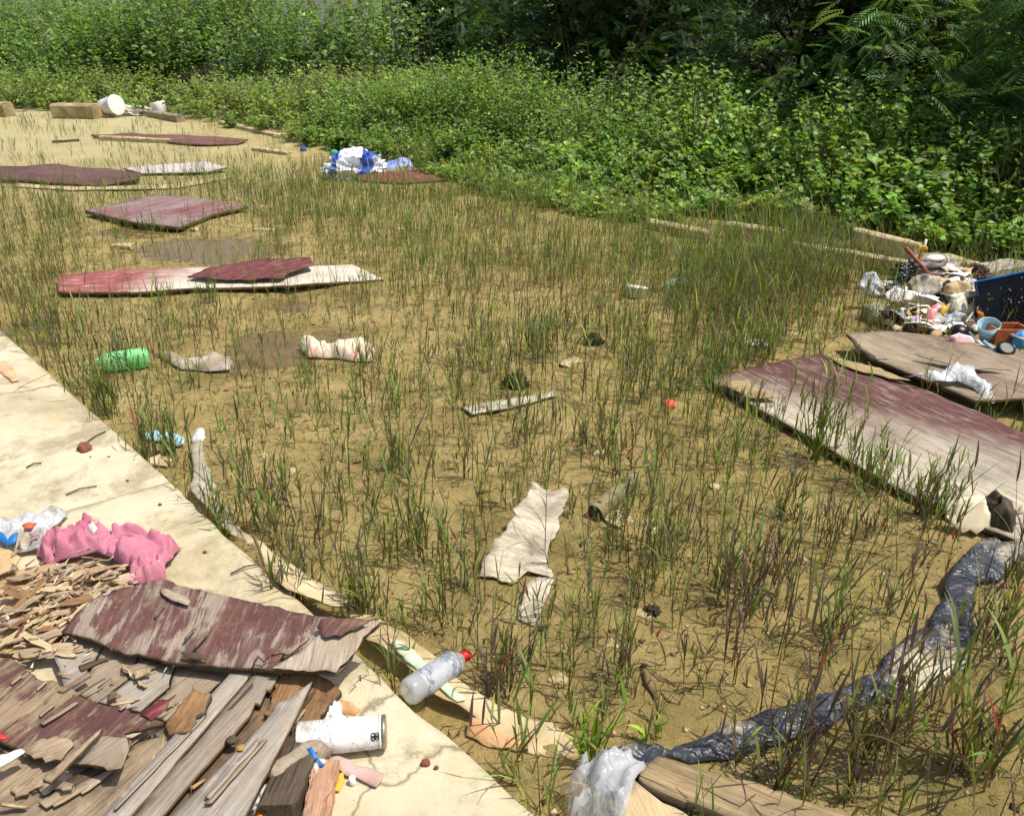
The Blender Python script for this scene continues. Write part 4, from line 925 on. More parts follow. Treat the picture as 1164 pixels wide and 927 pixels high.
T(sheet('card_box', [(535, 812, .045), (550, 822, .045), (590, 838, .035), (600, 848, .03), (586, 852, .02), (555, 848, .015), (530, 834, .02)], .03, [plain('terracotta_card', S(206, 146, 104), S(200, 172, 132), 4, .85, .2), M_EDGE], thick=.012, res=.015, warp=(.01, 6), seed=30), 'terracotta coloured flattened carton below the cardboard strip', 'carton')
T(sheet('fabric_strip', [(216, 505, .05), (228, 500, .06), (232, 516, .05), (240, 540, .04), (252, 570, .05), (265, 596, .07), (275, 612, .08), (262, 606, .10), (245, 585, .09), (228, 568, .09), (217, 555, .06), (220, 530, .05)], .06, M_GREYRAG, thick=.003, res=.014, crumple=(.02, 12), seed=35, smooth=True), 'grey-white fabric strip curling over the slab edge', 'fabric')
T(sheet('plastic_film', [(222, 488, .04), (231, 486, .05), (234, 496, .05), (228, 503, .04), (218, 500, .03)], .04, M_WHITECLEAN, thick=.002, res=.01, crumple=(.03, 20), seed=36), 'small white folded paper at the tip of the fabric strip', 'paper')
T(sheet('plastic_film', [(268, 598, .10), (300, 618, .14), (330, 640, .13), (360, 660, .10), (400, 680, .09), (385, 690, .12), (350, 678, .14), (325, 668, .14), (300, 640, .14), (280, 618, .13)], .12, M_CARDPALE, thick=.002, res=.016, crumple=(.018, 9), warp=(.015, 4), seed=37, smooth=True), 'muddy pale film draped along the slab edge above the red plywood', 'plastic')
T(sheet('plastic_film', [(160, 492, .03), (176, 488, .04), (196, 492, .04), (210, 500, .03), (205, 506, .02), (182, 500, .02), (165, 498, .02)], .03, M_LBLUE, thick=.002, res=.012, crumple=(.025, 16), seed=38), 'pale blue plastic shred at the foot of the slab', 'plastic')
T(sheet('card_scrap', [(168, 520, .03), (182, 515, .04), (196, 522, .03), (190, 530, .02), (172, 528, .02)], .03, M_CARDPALE, thick=.003, res=.012, crumple=(.015, 12), seed=39), 'muddy card scrap against the slab side', 'card')
# ---- on the slab
T(lump('brick_chip', W(97, 512, SLAB_Z), (.055, .045, .035), M_BRICKRED, sub=3, amp=.35, seed=5, smooth=False), 'largest red-brown brick chip, alone on the pale slab', 'brick')
for px, py, s, nm in [(484, 868, .022, 'red brick chip at the slab edge, lower centre'), (496, 873, .012, 'tiny red brick crumb beside the chip at the slab edge'), (124, 520, .012, 'tiny red crumb right of the largest brick chip'), (182, 574, .013, 'tiny brown crumb right of the slab joint'), (145, 547, .012, 'tiny crumb just above the slab joint'), (233, 628, .014, 'brown crumb on the bare slab above the red plywood'), (103, 520, .01, 'tiny crumb below the largest brick chip')]:
    T(lump('brick_chip', W(px, py, SLAB_Z), (s, s * .8, s * .7), M_BRICKRED, sub=2, amp=.3, seed=px, smooth=False), nm, 'brick')
for a, b, nm in [((30, 531), (47, 526), 'thin dry twig left of the brick chip'), ((98, 503), (120, 490), 'thin dry twig above the brick chip'), ((75, 562), (110, 552), 'thin dry twig along the slab joint'), ((262, 652), (300, 640), 'thin dark twig on the slab above the red plywood')]:
    A, B = W(*a, SLAB_Z + .006), W(*b, SLAB_Z + .006)
    T(rod('twig', [A, A.lerp(B, .4) + Vector((0, .01, .004)), B], .0025, M_DARK, seg=5), nm, 'twig')
T(sheet('paint_stain', [(-4, 412), (6, 410), (16, 422), (22, 432), (14, 434), (4, 426), (-4, 420)], SLAB_Z + .009, plain('orange_stain', S(206, 150, 110), S(218, 180, 140), 12, .9), thick=.002, res=.03, warp=(0.003, 3), seed=40), 'orange paint stain on the slab at the left edge', 'stain')
# rubbish by the left edge
tb = T(sheet('plastic_bag', [(-10, 592, .14), (30, 589, .16), (60, 583, .15), (78, 582, .14), (70, 590, .15), (58, 600, .16), (58, 614, .16), (46, 622, .15), (30, 626, .14), (14, 630, .14), (-10, 625, .14)], .15, M_MILKY, thick=.003, res=.012, crumple=(.045, 15, .01), seed=41), 'milky torn plastic bag with bright scraps, left edge of the slab', 'bag')
T(sheet('plastic_scrap', [(-6, 600, .19), (2, 604, .19), (8, 614, .19), (14, 606, .2), (20, 604, .2), (17, 615, .19), (8, 620, .18), (-6, 612, .18)], .19, M_BLUE, thick=.003, res=.01, crumple=(.01, 20), seed=42), 'bright blue scrap on the torn plastic bag', 'scrap')
T(sheet('plastic_scrap', [(25, 597, .19), (32, 593, .2), (42, 594, .19), (36, 600, .19), (27, 601, .19)], .19, plain('coral_scrap', S(240, 100, 60)), thick=.003, res=.01, crumple=(.01, 20), seed=43), 'coral scrap on the torn plastic bag', 'scrap')
T(sheet('plastic_scrap', [(33, 606, .19), (42, 603, .2), (44, 608, .19), (34, 611, .19)], .19, M_PINK, thick=.003, res=.01, crumple=(.01, 20), seed=44), 'small pink scrap on the torn plastic bag', 'scrap')
T(sheet('leaf_scrap', [(54, 603, .16), (62, 598, .165), (74, 599, .165), (80, 604, .16), (70, 607, .16), (58, 607, .155)], .16, M_CARD, thick=.003, res=.012, warp=(.008, 12), seed=45), 'tan oval card between the torn bag and the pink cloth', 'card')
T(sheet('cardboard_sheet', [(-10, 616, .15), (8, 622, .17), (23, 632, .17), (16, 644, .16), (0, 652, .16), (-10, 652, .16)], .16, M_CARD, thick=.006, res=.02, jag=.004, warp=(.008, 8), seed=46), 'torn brown cardboard at the left edge below the plastic bag', 'cardboard')
def pink_lift(x, y):
    r = ridged(x * 9, y * 9, 0, 3, 3); return 0.0 * r
T(sheet('cloth', [(42, 629, .13), (52, 616, .14), (75, 611, .16), (88, 602, .17), (100, 596, .17), (118, 598, .17), (129, 608, .16), (145, 608, .15), (163, 609, .15), (192, 616, .14), (206, 622, .13), (197, 633, .15), (188, 640, .15), (189, 658, .14), (170, 662, .15), (143, 662, .16), (148, 647, .15), (127, 631, .16), (109, 625, .16), (75, 633, .16), (54, 641, .14)], .17,
  M_PINK, thick=.004, res=.008, jag=.003, crumple=(.052, 30, .012, 'b'), seed=47, smooth=True, mound=.0), 'crumpled pink cloth on the slab at the left', 'cloth')
T(sheet('rag', [(100, 596, .275), (106, 592, .285), (111, 600, .275), (106, 607, .265), (101, 603, .265)], .275, M_WHITE, thick=.003, res=.008, crumple=(.015, 30), seed=48, smooth=True), 'small white rag tucked in the pink cloth', 'rag')

# ---- heap of broken plywood on the slab, lower left
RP = ply('peeling_maroon', S(112, 76, 70), S(122, 104, 92), S(176, 160, 142), 0.53, False, (3.0, 16), .018, blotch=6)
RP2 = ply('peeling_maroon_low', S(106, 72, 68), S(118, 98, 78), S(172, 150, 122), 0.5, False, (3.0, 15), .018, blotch=6)
# base boards first
T(sheet('plywood_board', [(-20, 842, .15), (30, 850, .15), (90, 866, .155), (150, 848, .16), (196, 822, .165), (230, 800, .165), (220, 830, .16), (160, 880, .15), (90, 960, .14), (-20, 960, .14)], .15, [ply('grey_tan_board', None, S(112, 96, 76), S(178, 158, 130), 0, dirt=.65, blotch=7), M_EDGE], thick=.012, res=.022, jag=.005, grain=((20, 927), (190, 800)), seed=50), 'grey-tan plywood board under the lower red one, bottom left corner', 'board')
kb = empty('plywood_board', W(160, 770, .15), 'pale grey plank-faced board between the two red plywood pieces', 'board')
for i, pl_ in enumerate([[(62, 748), (80, 722), (118, 732), (96, 768), (74, 782)], [(98, 768), (120, 733), (158, 744), (150, 768), (110, 798), (78, 784)], [(112, 798), (152, 769), (160, 745), (200, 756), (192, 780), (160, 808), (140, 804)], [(162, 808), (194, 781), (202, 757), (262, 764), (230, 792), (190, 818)]]):
    sheet('veneer_strip', [(a, b, .158 + .002 * (i % 2)) for a, b in pl_], .158, [M_GREY if i % 2 else M_GREY2, M_EDGE], kb, thick=.008, res=.02, jag=.003, grain=((100, 790), (190, 735)), seed=51 + i)
T(sheet('plywood_board', [(95, 960, .150), (262, 766, .165), (352, 768, .165), (320, 850, .155), (262, 960, .15)], .155, [ply('gap_shade_board', None, S(70, 56, 44), S(128, 106, 82), 0, dirt=.6), M_DARK], thick=.01, res=.03, jag=.004, grain=((152, 927), (300, 770)), seed=99), 'dark board added under the grey planks, standing for shade in their gaps', 'board')  # added so the plank gaps look dark: shade put into its colour
T(sheet('plank', [(85, 960, .17), (268, 758, .19), (288, 763, .19), (121, 960, .17)], .18, [M_GREY2, M_EDGE], thick=.014, res=.022, jag=.0013, grain=((120, 910), (262, 762)), seed=56), 'silver-grey weathered plank running up under the red plywood, leftmost of three', 'plank')
T(sheet('plank', [(125, 960, .17), (291, 764, .19), (318, 766, .19), (307, 784, .19), (303, 783, .19), (296, 800, .185), (290, 798, .185), (284, 812, .185), (157, 960, .17)], .18, [ply('mid_grey_wood', None, S(116, 104, 92), S(174, 160, 142), 0, dirt=.45), M_EDGE], thick=.013, res=.022, jag=.0013, grain=((152, 927), (300, 770)), seed=57), 'grey weathered plank, middle one of three under the red plywood', 'plank')
T(sheet('plank', [(355, 774, .215), (316, 853, .20), (262, 960, .19), (162, 960, .19), (289, 832, .20), (312, 806, .20), (314, 798, .205), (328, 794, .207), (337, 787, .21)], .2, [M_GREY2, M_EDGE], thick=.014, res=.022, jag=.0013, grain=((220, 927), (345, 780)), seed=58), 'silver-grey weathered plank nearest the white can, pointed at its tip', 'plank')
rb = T(sheet('rotten_board', [(312, 776, .185), (322, 764, .19), (352, 762, .19), (388, 784, .18), (370, 808, .175), (350, 832, .17), (322, 862, .165), (306, 852, .165), (330, 812, .175), (300, 812, .18)], .18, [M_ROT, M_DARK], thick=.016, res=.012, jag=.006, warp=(.010, 26), grain=((310, 850), (350, 770)), seed=59), 'rotten orange-brown board beneath the tips of the grey planks', 'board')
T(sheet('rotten_wood', [(200, 808, .20), (214, 790, .21), (232, 786, .215), (236, 796, .205), (222, 812, .20), (206, 832, .19), (192, 836, .18), (188, 826, .185)], .2, [M_ROT, M_DARK], thick=.018, res=.010, jag=.008, warp=(.008, 30), grain=((195, 830), (228, 790)), seed=60), 'orange-brown rotten wood lump between the red boards and the grey planks', 'wood')
rp = T(sheet('red_plywood', [(70, 718, .19), (86, 698, .205), (104, 681, .215), (140, 668, .22), (183, 660, .225), (215, 667, .23), (260, 677, .235), (300, 687, .235), (340, 695, .235), (372, 700, .24), (402, 703, .25), (432, 706, .265), (413, 723, .26), (400, 744, .25), (382, 764, .24), (345, 762, .225), (309, 760, .22), (250, 757, .21), (200, 752, .205), (135, 738, .195)], .225,
  [RP, M_EDGE], thick=.010, res=.018, jag=.004, warp=(.008, 3), grain=((225, 755), (262, 677)), seed=61), 'long dark red peeling plywood sheet on top of the heap, lower left', 'board')
def ovl(pts, dz, m, parent, seed, th=.003, **k): return sheet(k.pop('name', 'bare_ply'), [(a, b, z + dz) for a, b, z in pts], .23, [m, M_EDGE], parent, thick=th, res=.014, jag=k.pop('jag', .005), seed=seed, **k)
M_BARE = ply('bare_ply', None, S(140, 122, 104), S(198, 182, 160), 0, dirt=.25)
ovl([(309, 760, .222), (345, 762, .227), (382, 764, .242), (400, 744, .252), (413, 723, .262), (432, 706, .267), (420, 705, .265), (400, 716, .262), (378, 722, .252), (362, 722, .248), (345, 738, .238), (325, 750, .228)], .006, M_BARE, rp, 62, grain=((225, 755), (262, 677)))
ovl([(360, 712, .25), (364, 703, .262), (376, 699, .268), (404, 703, .27), (420, 706, .275), (400, 714, .268), (380, 720, .262), (366, 722, .252)], .014, ply('curl_maroon', S(118, 80, 74), *GREYW, .8), rp, 63, name='curled_veneer', warp=(.008, 12))
ovl([(182, 668, .228), (196, 672, .229), (216, 682, .23), (214, 687, .229), (190, 678, .227)], .009, M_BARE, rp, 64, jag=.003)
ovl([(308, 744, .232), (330, 736, .24), (352, 724, .252), (348, 730, .243), (328, 744, .234)], .016, M_GREY, rp, 65, th=.006, name='splinter', warp=(.01, 12))
ovl([(205, 740, .222), (225, 742, .223), (236, 748, .22), (210, 746, .218)], .006, M_DARK, rp, 66, name='split_shade', jag=.003)  # dark sheet laid on top, painted shade of a split
for i in range(4):                            # lifted slivers of veneer across the red sheet
    r = random.Random(i * 5 + 2); t = r.random(); a = 100 + 230 * t; b = 690 + 50 * r.random() + 6 * t; l = r.uniform(6, 22)
    z = .212 + .025 * t + .004
    ovl([(a, b, z), (a + l * .75, b - l * .8, z + .004), (a + l * .75 + r.uniform(1, 3), b - l * .72, z + .003), (a + r.uniform(1, 4), b + 2, z)], 0, r.choice([M_BARE, M_GREY, RP, M_BARE]), rp, 200 + i, th=.0025, name='splinter', jag=.002)
nl = [W(286, 764, .215), W(289, 752, .235), W(294, 746, .245), W(300, 752, .235), W(306, 746, .24)]
rod('bent_nail', nl, .0022, M_NAIL, rp, seg=6)
rp2 = T(sheet('red_plywood', [(-20, 744, .175), (18, 752, .18), (34, 765, .185), (68, 780, .19), (109, 800, .195), (145, 806, .20), (186, 821, .21), (160, 828, .205), (140, 832, .20), (150, 845, .20), (136, 872, .20), (110, 870, .19), (84, 868, .18), (57, 861, .18), (23, 851, .175), (-20, 836, .17)], .185, [RP2, M_EDGE], thick=.011, res=.018, jag=.006, warp=(.01, 4), grain=((40, 860), (145, 780)), seed=70), 'dark red splintered plywood at the left edge, lower of the two red sheets', 'board')
ovl([(84, 868, .182), (110, 838, .195), (122, 836, .2), (144, 838, .205), (146, 846, .205), (138, 872, .205), (112, 870, .195)], .007, M_GREY, rp2, 71, name='bare_ply', jag=.007, grain=((84, 868), (140, 838)))
ovl([(20, 850, .175), (48, 838, .185), (84, 846, .19), (70, 864, .18), (48, 860, .178)], .007, M_TAN, rp2, 72, name='bare_ply', jag=.006)
ovl([(48, 885, .20), (52, 880, .2), (80, 856, .215), (106, 834, .222), (116, 827, .222), (112, 834, .222), (86, 860, .215), (58, 888, .2)], .008, M_TAN, rp2, 73, th=.009, name='splinter', jag=.0012)
ovl([(158, 810, .21), (180, 795, .215), (200, 789, .215), (190, 804, .21), (172, 818, .21)], .004, ply('wine_red', S(120, 48, 56), *GREYW, .8), rp2, 74, name='torn_veneer')
for i in range(4):
    r = random.Random(i * 9 + 4); t = r.random(); a = 10 + 130 * t; b = 770 + 50 * r.random() + 30 * t; l = r.uniform(6, 24); z = .186 + .02 * t + .002
    ovl([(a, b, z), (a + l * .8, b - l * .7, z + .004), (a + l * .8 + r.uniform(2, 5), b - l * .62, z + .005), (a + r.uniform(2, 6), b + 2, z)], 0, r.choice([M_TAN, M_GREY, RP2, M_BARE]), rp2, 300 + i, th=.0025, name='splinter', jag=.002)
def strips(parent, A, B, wid, z, n, seed, mats, length=(.25, .7), wpx=(3, 10), name='split_strip', th=.004, lift=.004):
    """split layers of veneer standing proud along the grain A-B (photo pixels), spread over +-wid pixels"""
    r = random.Random(seed); dx, dy = B[0] - A[0], B[1] - A[1]; L = math.hypot(dx, dy); ux, uy = dx / L, dy / L
    for i in range(n):
        a = r.uniform(0, .8); l = r.uniform(*length); b = min(1.0, a + l); off = r.uniform(-wid, wid); w0, w1 = r.uniform(*wpx), r.uniform(wpx[0] * .4, wpx[1] * .8)
        P = [(A[0] + dx * t - uy * o, A[1] + dy * t + ux * o, zz) for t, o, zz in ((a, off - w0 / 2, z), (b - .03 * r.random(), off - w1 / 2, z + lift * r.random()), (b, off + w1 * .2, z + lift), (b - .05 * r.random(), off + w1 / 2, z + lift * .5), (a + .04 * r.random(), off + w0 / 2, z))]
        sheet(name, P, z, [r.choice(mats), M_EDGE], parent, thick=th, res=.016, jag=.0016, warp=(.002, 8), seed=seed * 31 + i, grain=(A, B))
def by_label(frag): return [o for o in COL.objects if frag in o.get('label', '')][0]
strips(by_label('leftmost of three'), (110, 935), (275, 765), 6, .186, 1, 1, [M_GREY2, M_GREY, M_GREY2], wpx=(2, 6))
strips(by_label('middle one of three'), (150, 935), (300, 775), 8, .187, 1, 2, [M_GREY, M_GREY2, M_DARK], wpx=(2, 7))
strips(by_label('nearest the white can'), (215, 935), (335, 800), 14, .205, 2, 3, [M_GREY2, M_GREY, M_BARE], wpx=(2, 9))
strips(by_label('bottom left corner'), (20, 925), (170, 835), 22, .158, 7, 4, [M_TAN, M_GREY, M_BARE, M_DARK, M_TAN], wpx=(3, 14), length=(.15, .5))
strips(by_label('between the two red plywood'), (80, 775), (190, 735), 16, .166, 4, 5, [M_GREY, M_DARK, M_GREY2, RP], wpx=(3, 9), length=(.12, .35))
strips(rp2, (20, 830), (120, 770), 16, .196, 3, 6, [RP2, M_GREY, M_TAN], wpx=(2, 8), length=(.15, .5))
strips(by_label('beneath the tips of the grey'), (315, 845), (365, 780), 10, .187, 5, 7, [M_ROT, M_DARK, M_TAN], wpx=(2, 7), length=(.2, .6))
# chips, splinters and flakes of rotted wood between cloth and boards
CHG = 'broken wood chips on the slab by the pink cloth'
M_CH = [M_TAN, M_TIMBER, M_TAN, M_GREY, M_ROT, M_PALE_EDGE, RP]
T(sheet('rotten_board', [(-20, 655, .135), (20, 648, .14), (60, 640, .14), (110, 642, .15), (145, 655, .15), (110, 678, .15), (85, 700, .15), (66, 724, .15), (40, 745, .145), (-20, 742, .14)], .14, [ply('flaking_tan', None, S(150, 118, 78), S(214, 186, 142), 0, dirt=.4, blotch=8), M_EDGE], thick=.012, res=.018, jag=.008, warp=(.014, 8), grain=((10, 720), (110, 650)), seed=80), 'flaking tan rotten board between the pink cloth and the red plywood', 'board')
strips(by_label('flaking tan rotten board'), (10, 720), (110, 655), 22, .158, 14, 8, [M_TAN, M_BARE, M_GREY, M_ROT], wpx=(3, 12), length=(.12, .4))
CHIPS = [(100, 640, 60, 8, 'long buff flake under the pink cloth'), (60, 655, 50, 9, 'red-backed flake among the wood chips'), (20, 690, 44, 12, 'broad pale flake at the left edge'), (62, 668, 42, 5, 'straight buff splinter amid the chips'), (30, 668, 30, 12, 'curled tan flake left of the splinters'), (120, 662, 26, 6, 'grey flake by the corner of the red plywood'), (48, 700, 46, 5, 'thin tan splinter beside the red plywood'), (18, 724, 40, 16, 'wide fresh-yellow chip above the lower red sheet'), (34, 742, 26, 9, 'pale broken chip on the lower red sheet'), (55, 728, 24, 7, 'dark red strip between the two red sheets'), (150, 768, 34, 7, 'curved tan splinter on the pale plank-faced board'), (162, 764, 22, 14, 'tan flake leaning on the curved splinter'), (96, 742, 22, 5, 'pale splinter below the edge of the red plywood'), (130, 790, 16, 5, 'straw-coloured chip on the plank-faced board'), (72, 892, 24, 14, 'grey-tan broken block end, bottom left'), (30, 893, 36, 22, 'wide rotten chunk near the bottom left corner'), (16, 915, 34, 7, 'tan stick end at the bottom left corner'), (196, 800, 15, 4, 'cream sliver on the rotten lump'), (8, 645, 24, 8, 'brown flake beneath the torn cardboard'), (88, 690, 30, 6, 'tan splinter touching the red plywood corner'), (110, 655, 34, 7, 'buff flake right of the red-backed flake'), (25, 655, 40, 8, 'long light flake above the broad pale flake'), (45, 716, 30, 5, 'small split splinter above the dark red strip')]
for i, (px, py, ln, wd, lb) in enumerate(CHIPS):
    r = random.Random(i + 40); an = r.uniform(-.5, .15) if i not in (10,) else .75
    if i in (12, 6): an = -.55
    z = .163 + .006 * (i % 3) + (-.004 if py > 850 else 0) + (.008 if 750 < py < 800 else 0)
    ca, sa = math.cos(an), math.sin(an); h = wd / 2; L = ln / 2
    loc = [(-L, -h * .5), (-L * .9, -h * .7), (L * .5, -h * .7), (L, -h * .3), (L * .8, h * .1), (L * .85, h * .5), (-.1 * L, h * .7), (-L * .9, h * .6), (-L * .8, h * .05)]
    pts = [(px + a * ca - b * sa * .8, py + a * sa + b * ca * .9, z + .012 * math.sin(a * .15 + i)) for a, b in loc]
    m = RP if 'red' in lb.split()[0] or 'dark red' in lb else (M_GREY if 'grey' in lb else M_CH[i % 3])
    T(sheet('wood_chip', pts, z, [m, M_PALE_EDGE], thick=.006, res=.010, jag=.006, warp=(.006, 12), seed=400 + i), lb, 'wood chip', CHG)
def crumbs():
    """small bits of rotted wood strewn through the heap: too many and too small to count"""
    rng = np.random.RandomState(9); V = []; F = []; C = []
    for i in range(300):
        z = .158
        if rng.rand() < .86: px, py = rng.normal(70, 42), rng.normal(688, 30)
        else: px, py = rng.uniform(0, 330), rng.uniform(730, 900)
        w = W(px, py, z); 
        if (w - j0).dot(eN) < .02 or px > 345 or px < -30: continue
        L, wd, h = rng.gamma(1.6, .011) + .004, rng.uniform(.002, .010), rng.uniform(.001, .004); a = rng.normal(.6, 1.0)
        b = len(V); ux = np.array([math.cos(a), math.sin(a), rng.normal(0, .25)]); uy = np.array([-math.sin(a), math.cos(a), 0]); uz = np.array([0, 0, 1.0]); o = np.array(w) + uz * rng.uniform(.004, .03)
        for sx in (-1, 1):
            for sy, sz in ((-1, -1), (1, -1), (1, 1), (-1, 1)): V.append(o + ux * sx * L / 2 + uy * sy * wd / 2 * (1 - .75 * (sx > 0)) + uz * sz * h / 2)
        F += [(b, b + 1, b + 2, b + 3), (b + 4, b + 7, b + 6, b + 5), (b, b + 4, b + 5, b + 1), (b + 1, b + 5, b + 6, b + 2), (b + 2, b + 6, b + 7, b + 3), (b + 3, b + 7, b + 4, b)]
        c = np.array(S(*[(206, 176, 128), (176, 144, 100), (140, 120, 100), (112, 62, 58), (222, 200, 160)][rng.randint(5)])); C += [c] * 8
    m, nt, bs = newmat('crumb_wood'); nt.links.new(nd(nt, 'ShaderNodeVertexColor', layer_name='Col').outputs[0], bs.inputs['Base Color']); bs.inputs['Roughness'].default_value = .9
    tag(add('wood_crumbs', mesh_np('wood_crumbs', np.array(V), np.array(F), False, np.array(C)), m), 'small crumbs and splinters of rotted wood strewn over the heap', 'wood crumbs', kind='stuff')
crumbs()
def flakes():
    """loose flat flakes of buff wood: six shapes, each flake a copy standing by itself"""
    rng = np.random.RandomState(44); protos = []
    for k in range(6):
        L, wd = rng.uniform(.05, .11), rng.uniform(.012, .03); n = 5; top = []; bot = []
        for i in range(n + 1):
            x = (i / n - .5) * L; e = .55 if i in (0, n) else 1; z = .004 * math.sin(i * 1.3 + k)
            top.append((x + rng.uniform(-.004, .004), wd / 2 * e * rng.uniform(.6, 1.1), z)); bot.append((x + rng.uniform(-.004, .004), -wd / 2 * e * rng.uniform(.6, 1.1), z))
        V = []; F = []
        for z in (.0025, 0.0):
            for a, b in zip(top, bot): V += [(a[0], a[1], a[2] + z), (b[0], b[1], b[2] + z)]
        m_ = 2 * (n + 1)
        for i in range(n): a = 2 * i; F += [(a + 1, a + 3, a + 2, a), (m_ + a, m_ + a + 2, m_ + a + 3, m_ + a + 1), (a, a + 2, m_ + a + 2, m_ + a), (a + 3, a + 1, m_ + a + 1, m_ + a + 3)]
        F += [(0, m_, m_ + 1, 1), (m_ - 2, m_ - 1, 2 * m_ - 1, 2 * m_ - 2)]
        me = bpy.data.meshes.new('wood_flake'); me.from_pydata(V, [], F); me.materials.append([M_TAN, M_TIMBER, M_BARE, M_TAN, M_CARD, M_ROT][k]); protos.append(me)
    for i in range(54):
        px, py = rng.normal(62, 42), rng.normal(688, 28)
        if not (-12 < px < 150): px = rng.uniform(0, 110)
        lim = 660 + (718 - 660) * (1 - (px - 72) / 115) if px > 72 else 742
        if py > lim: py = lim - rng.uniform(4, 30)
        py = max(py, 646)
        w = W(px, py, .163 + rng.uniform(0, .012)); o = bpy.data.objects.new('wood_flake', protos[i % 6]); COL.objects.link(o)
        o.location = w; o.rotation_euler = (rng.normal(0, .22), rng.normal(0, .18), rng.normal(.55, .55)); sc = rng.uniform(.7, 1.7); o.scale = (sc, sc, 1)
        tag(o, 'loose buff wood flake in the chip pile below the pink cloth', 'wood flake', 'loose wood flakes in the chip pile')
flakes()
# log, dark beam, broken lath, card and scraps below the can
lgm = ply('pale_bark', None, S(120, 106, 86), S(178, 164, 142), 0, dirt=.5, blotch=9)
a0, a1 = W(308, 888, .155), W(368, 846, .155)
lo = T(lathe('log', a0, a1, [(0, .026), (.04, .031), (.4, .032), (.8, .030), (1, .028)], lgm, seg=20, dent=.1, seed=3), 'short pale-barked log wedged between the grey planks and the dark beam', 'log')
lathe('end_hollow_shade', a0 - (a1 - a0).normalized() * .004, a0 + (a1 - a0).normalized() * .002, [(0, .024), (1, .027)], M_DARK, lo, seg=20, dent=.2)  # dark disc gives the log end the shade of a hollow
T(beam('timber', W(318, 935, .12), W(352, 852, .12), .075, .06, M_DARK, seed=40, jit=.003), 'dark wet beam beside the log, bottom edge', 'timber')
T(beam('timber', W(358, 950, .122), W(372, 878, .122), .055, .035, ply('pinkish_lath', None, S(160, 118, 92), S(202, 164, 134), 0), seed=41, jit=.004), 'broken pinkish lath below the white can', 'timber')
T(sheet('card_scrap', [(364, 862, .13), (380, 856, .135), (400, 864, .135), (437, 878, .13), (434, 886, .13), (428, 893, .13), (412, 886, .13), (392, 880, .13)], .13, plain('grey_card', S(182, 170, 160), S(196, 150, 140), 8, .85, .2, dirt=S(150, 136, 120), dirt_amt=.3), thick=.003, res=.012, warp=(.006, 9), seed=85), 'grey pink-stained card strip under the white can', 'card')
T(sheet('plastic_strip', [(349, 851, .185), (354, 848, .19), (360, 858, .18), (369, 869, .165), (364, 872, .16), (355, 864, .17)], .18, M_BLUE, thick=.003, res=.01, warp=(.003, 9), seed=86), 'short glossy blue strip beside the white can', 'plastic')
T(sheet('card_scrap', [(381, 882, .128), (390, 876, .132), (391, 888, .13), (386, 898, .128), (378, 898, .128)], .13, plain('amber_card', S(242, 176, 60), S(232, 160, 40)), thick=.002, res=.01, warp=(.003, 9), seed=87), 'amber card scrap right of the pinkish lath', 'card')
T(sheet('card_scrap', [(341, 903, .13), (346, 898, .14), (349, 908, .13), (343, 912, .128)], .13, bpy.data.materials['amber_card'], thick=.002, res=.01, seed=88), 'tiny amber scrap left of the pinkish lath', 'card')
T(sheet('card_scrap', [(290, 922, .14), (296, 918, .15), (299, 930, .14), (291, 934, .138)], .14, M_ORANGE, thick=.002, res=.01, seed=89), 'orange scrap at the bottom edge by the dark beam', 'card')
T(lump('foam_lump', W(374, 818, SLAB_Z), (.07, .05, .045), M_WHITECLEAN, sub=4, amp=.4, freq=2, seed=6, ridge=True), 'white crumpled foam lump behind the can', 'foam')
T(lump('plastic_scrap', W(358, 882, SLAB_Z), (.06, .06, .035), M_MILKY, sub=4, amp=.6, seed=8, ridge=True), 'white crumpled wrapper below the can', 'scrap')
T(lump('plastic_scrap', W(303, 912, SLAB_Z), (.05, .07, .03), M_MILKY, sub=4, amp=.6, seed=18, ridge=True), 'pale wrapper beneath the end of the log', 'scrap')
T(sheet('dry_leaf', [(383, 800, .15), (388, 795, .16), (398, 797, .165), (409, 806, .15), (404, 812, .145), (390, 810, .145)], .15, plain('dry_leaf', S(206, 160, 112), S(188, 140, 92)), thick=.002, res=.008, warp=(.006, 16), seed=90), 'dry tan leaf behind the white can', 'leaf')
T(lathe('cap', W(401, 890, .121), W(401, 890, .121) + Vector((.0, .0, .018)), [(0, .006), (.1, .007), (1, .007)], M_WHITECLEAN, seg=12), 'tiny white cap on the slab right of the amber scrap', 'cap')
T(lump('insect_clod', W(264, 842, .185), (.03, .02, .012), M_DARK, sub=3, amp=.5, seed=8), 'dark knot of dirt on the grey plank', 'clod')
T(sheet('dry_leaf', [(268, 848, .205), (273, 845, .206), (278, 848, .206), (276, 852, .204), (270, 852, .204)], .205, plain('olive_leaf', S(176, 140, 70), S(150, 116, 56)), thick=.001, res=.006, seed=91), 'small yellow-brown leaf on the grey plank', 'leaf')
T(sheet('plastic_strip', [(-8, 862, .2), (8, 856, .205), (24, 850, .205), (28, 853, .205), (12, 864, .2), (-8, 876, .2)], .2, M_WHITECLEAN, thick=.004, res=.012, seed=92), 'white plastic strip at the left edge on the lower red sheet', 'plastic')
T(sheet('plastic_strip', [(-8, 834, .2), (6, 835, .2), (10, 838, .2), (-8, 840, .2)], .2, M_RED, thick=.004, res=.012, seed=93), 'red plastic sliver at the left edge', 'plastic')
ns = [W(88, 666, .18) + Vector((math.cos(t) * .012, math.sin(t) * .010, 0)) for t in np.linspace(.3, 6.2, 12)]
T(rod('wire_hook', ns + [W(96, 661, .185), W(103, 655, .19)], .0018, M_NAIL, seg=6), 'small rusty wire loop among the wood chips', 'wire')
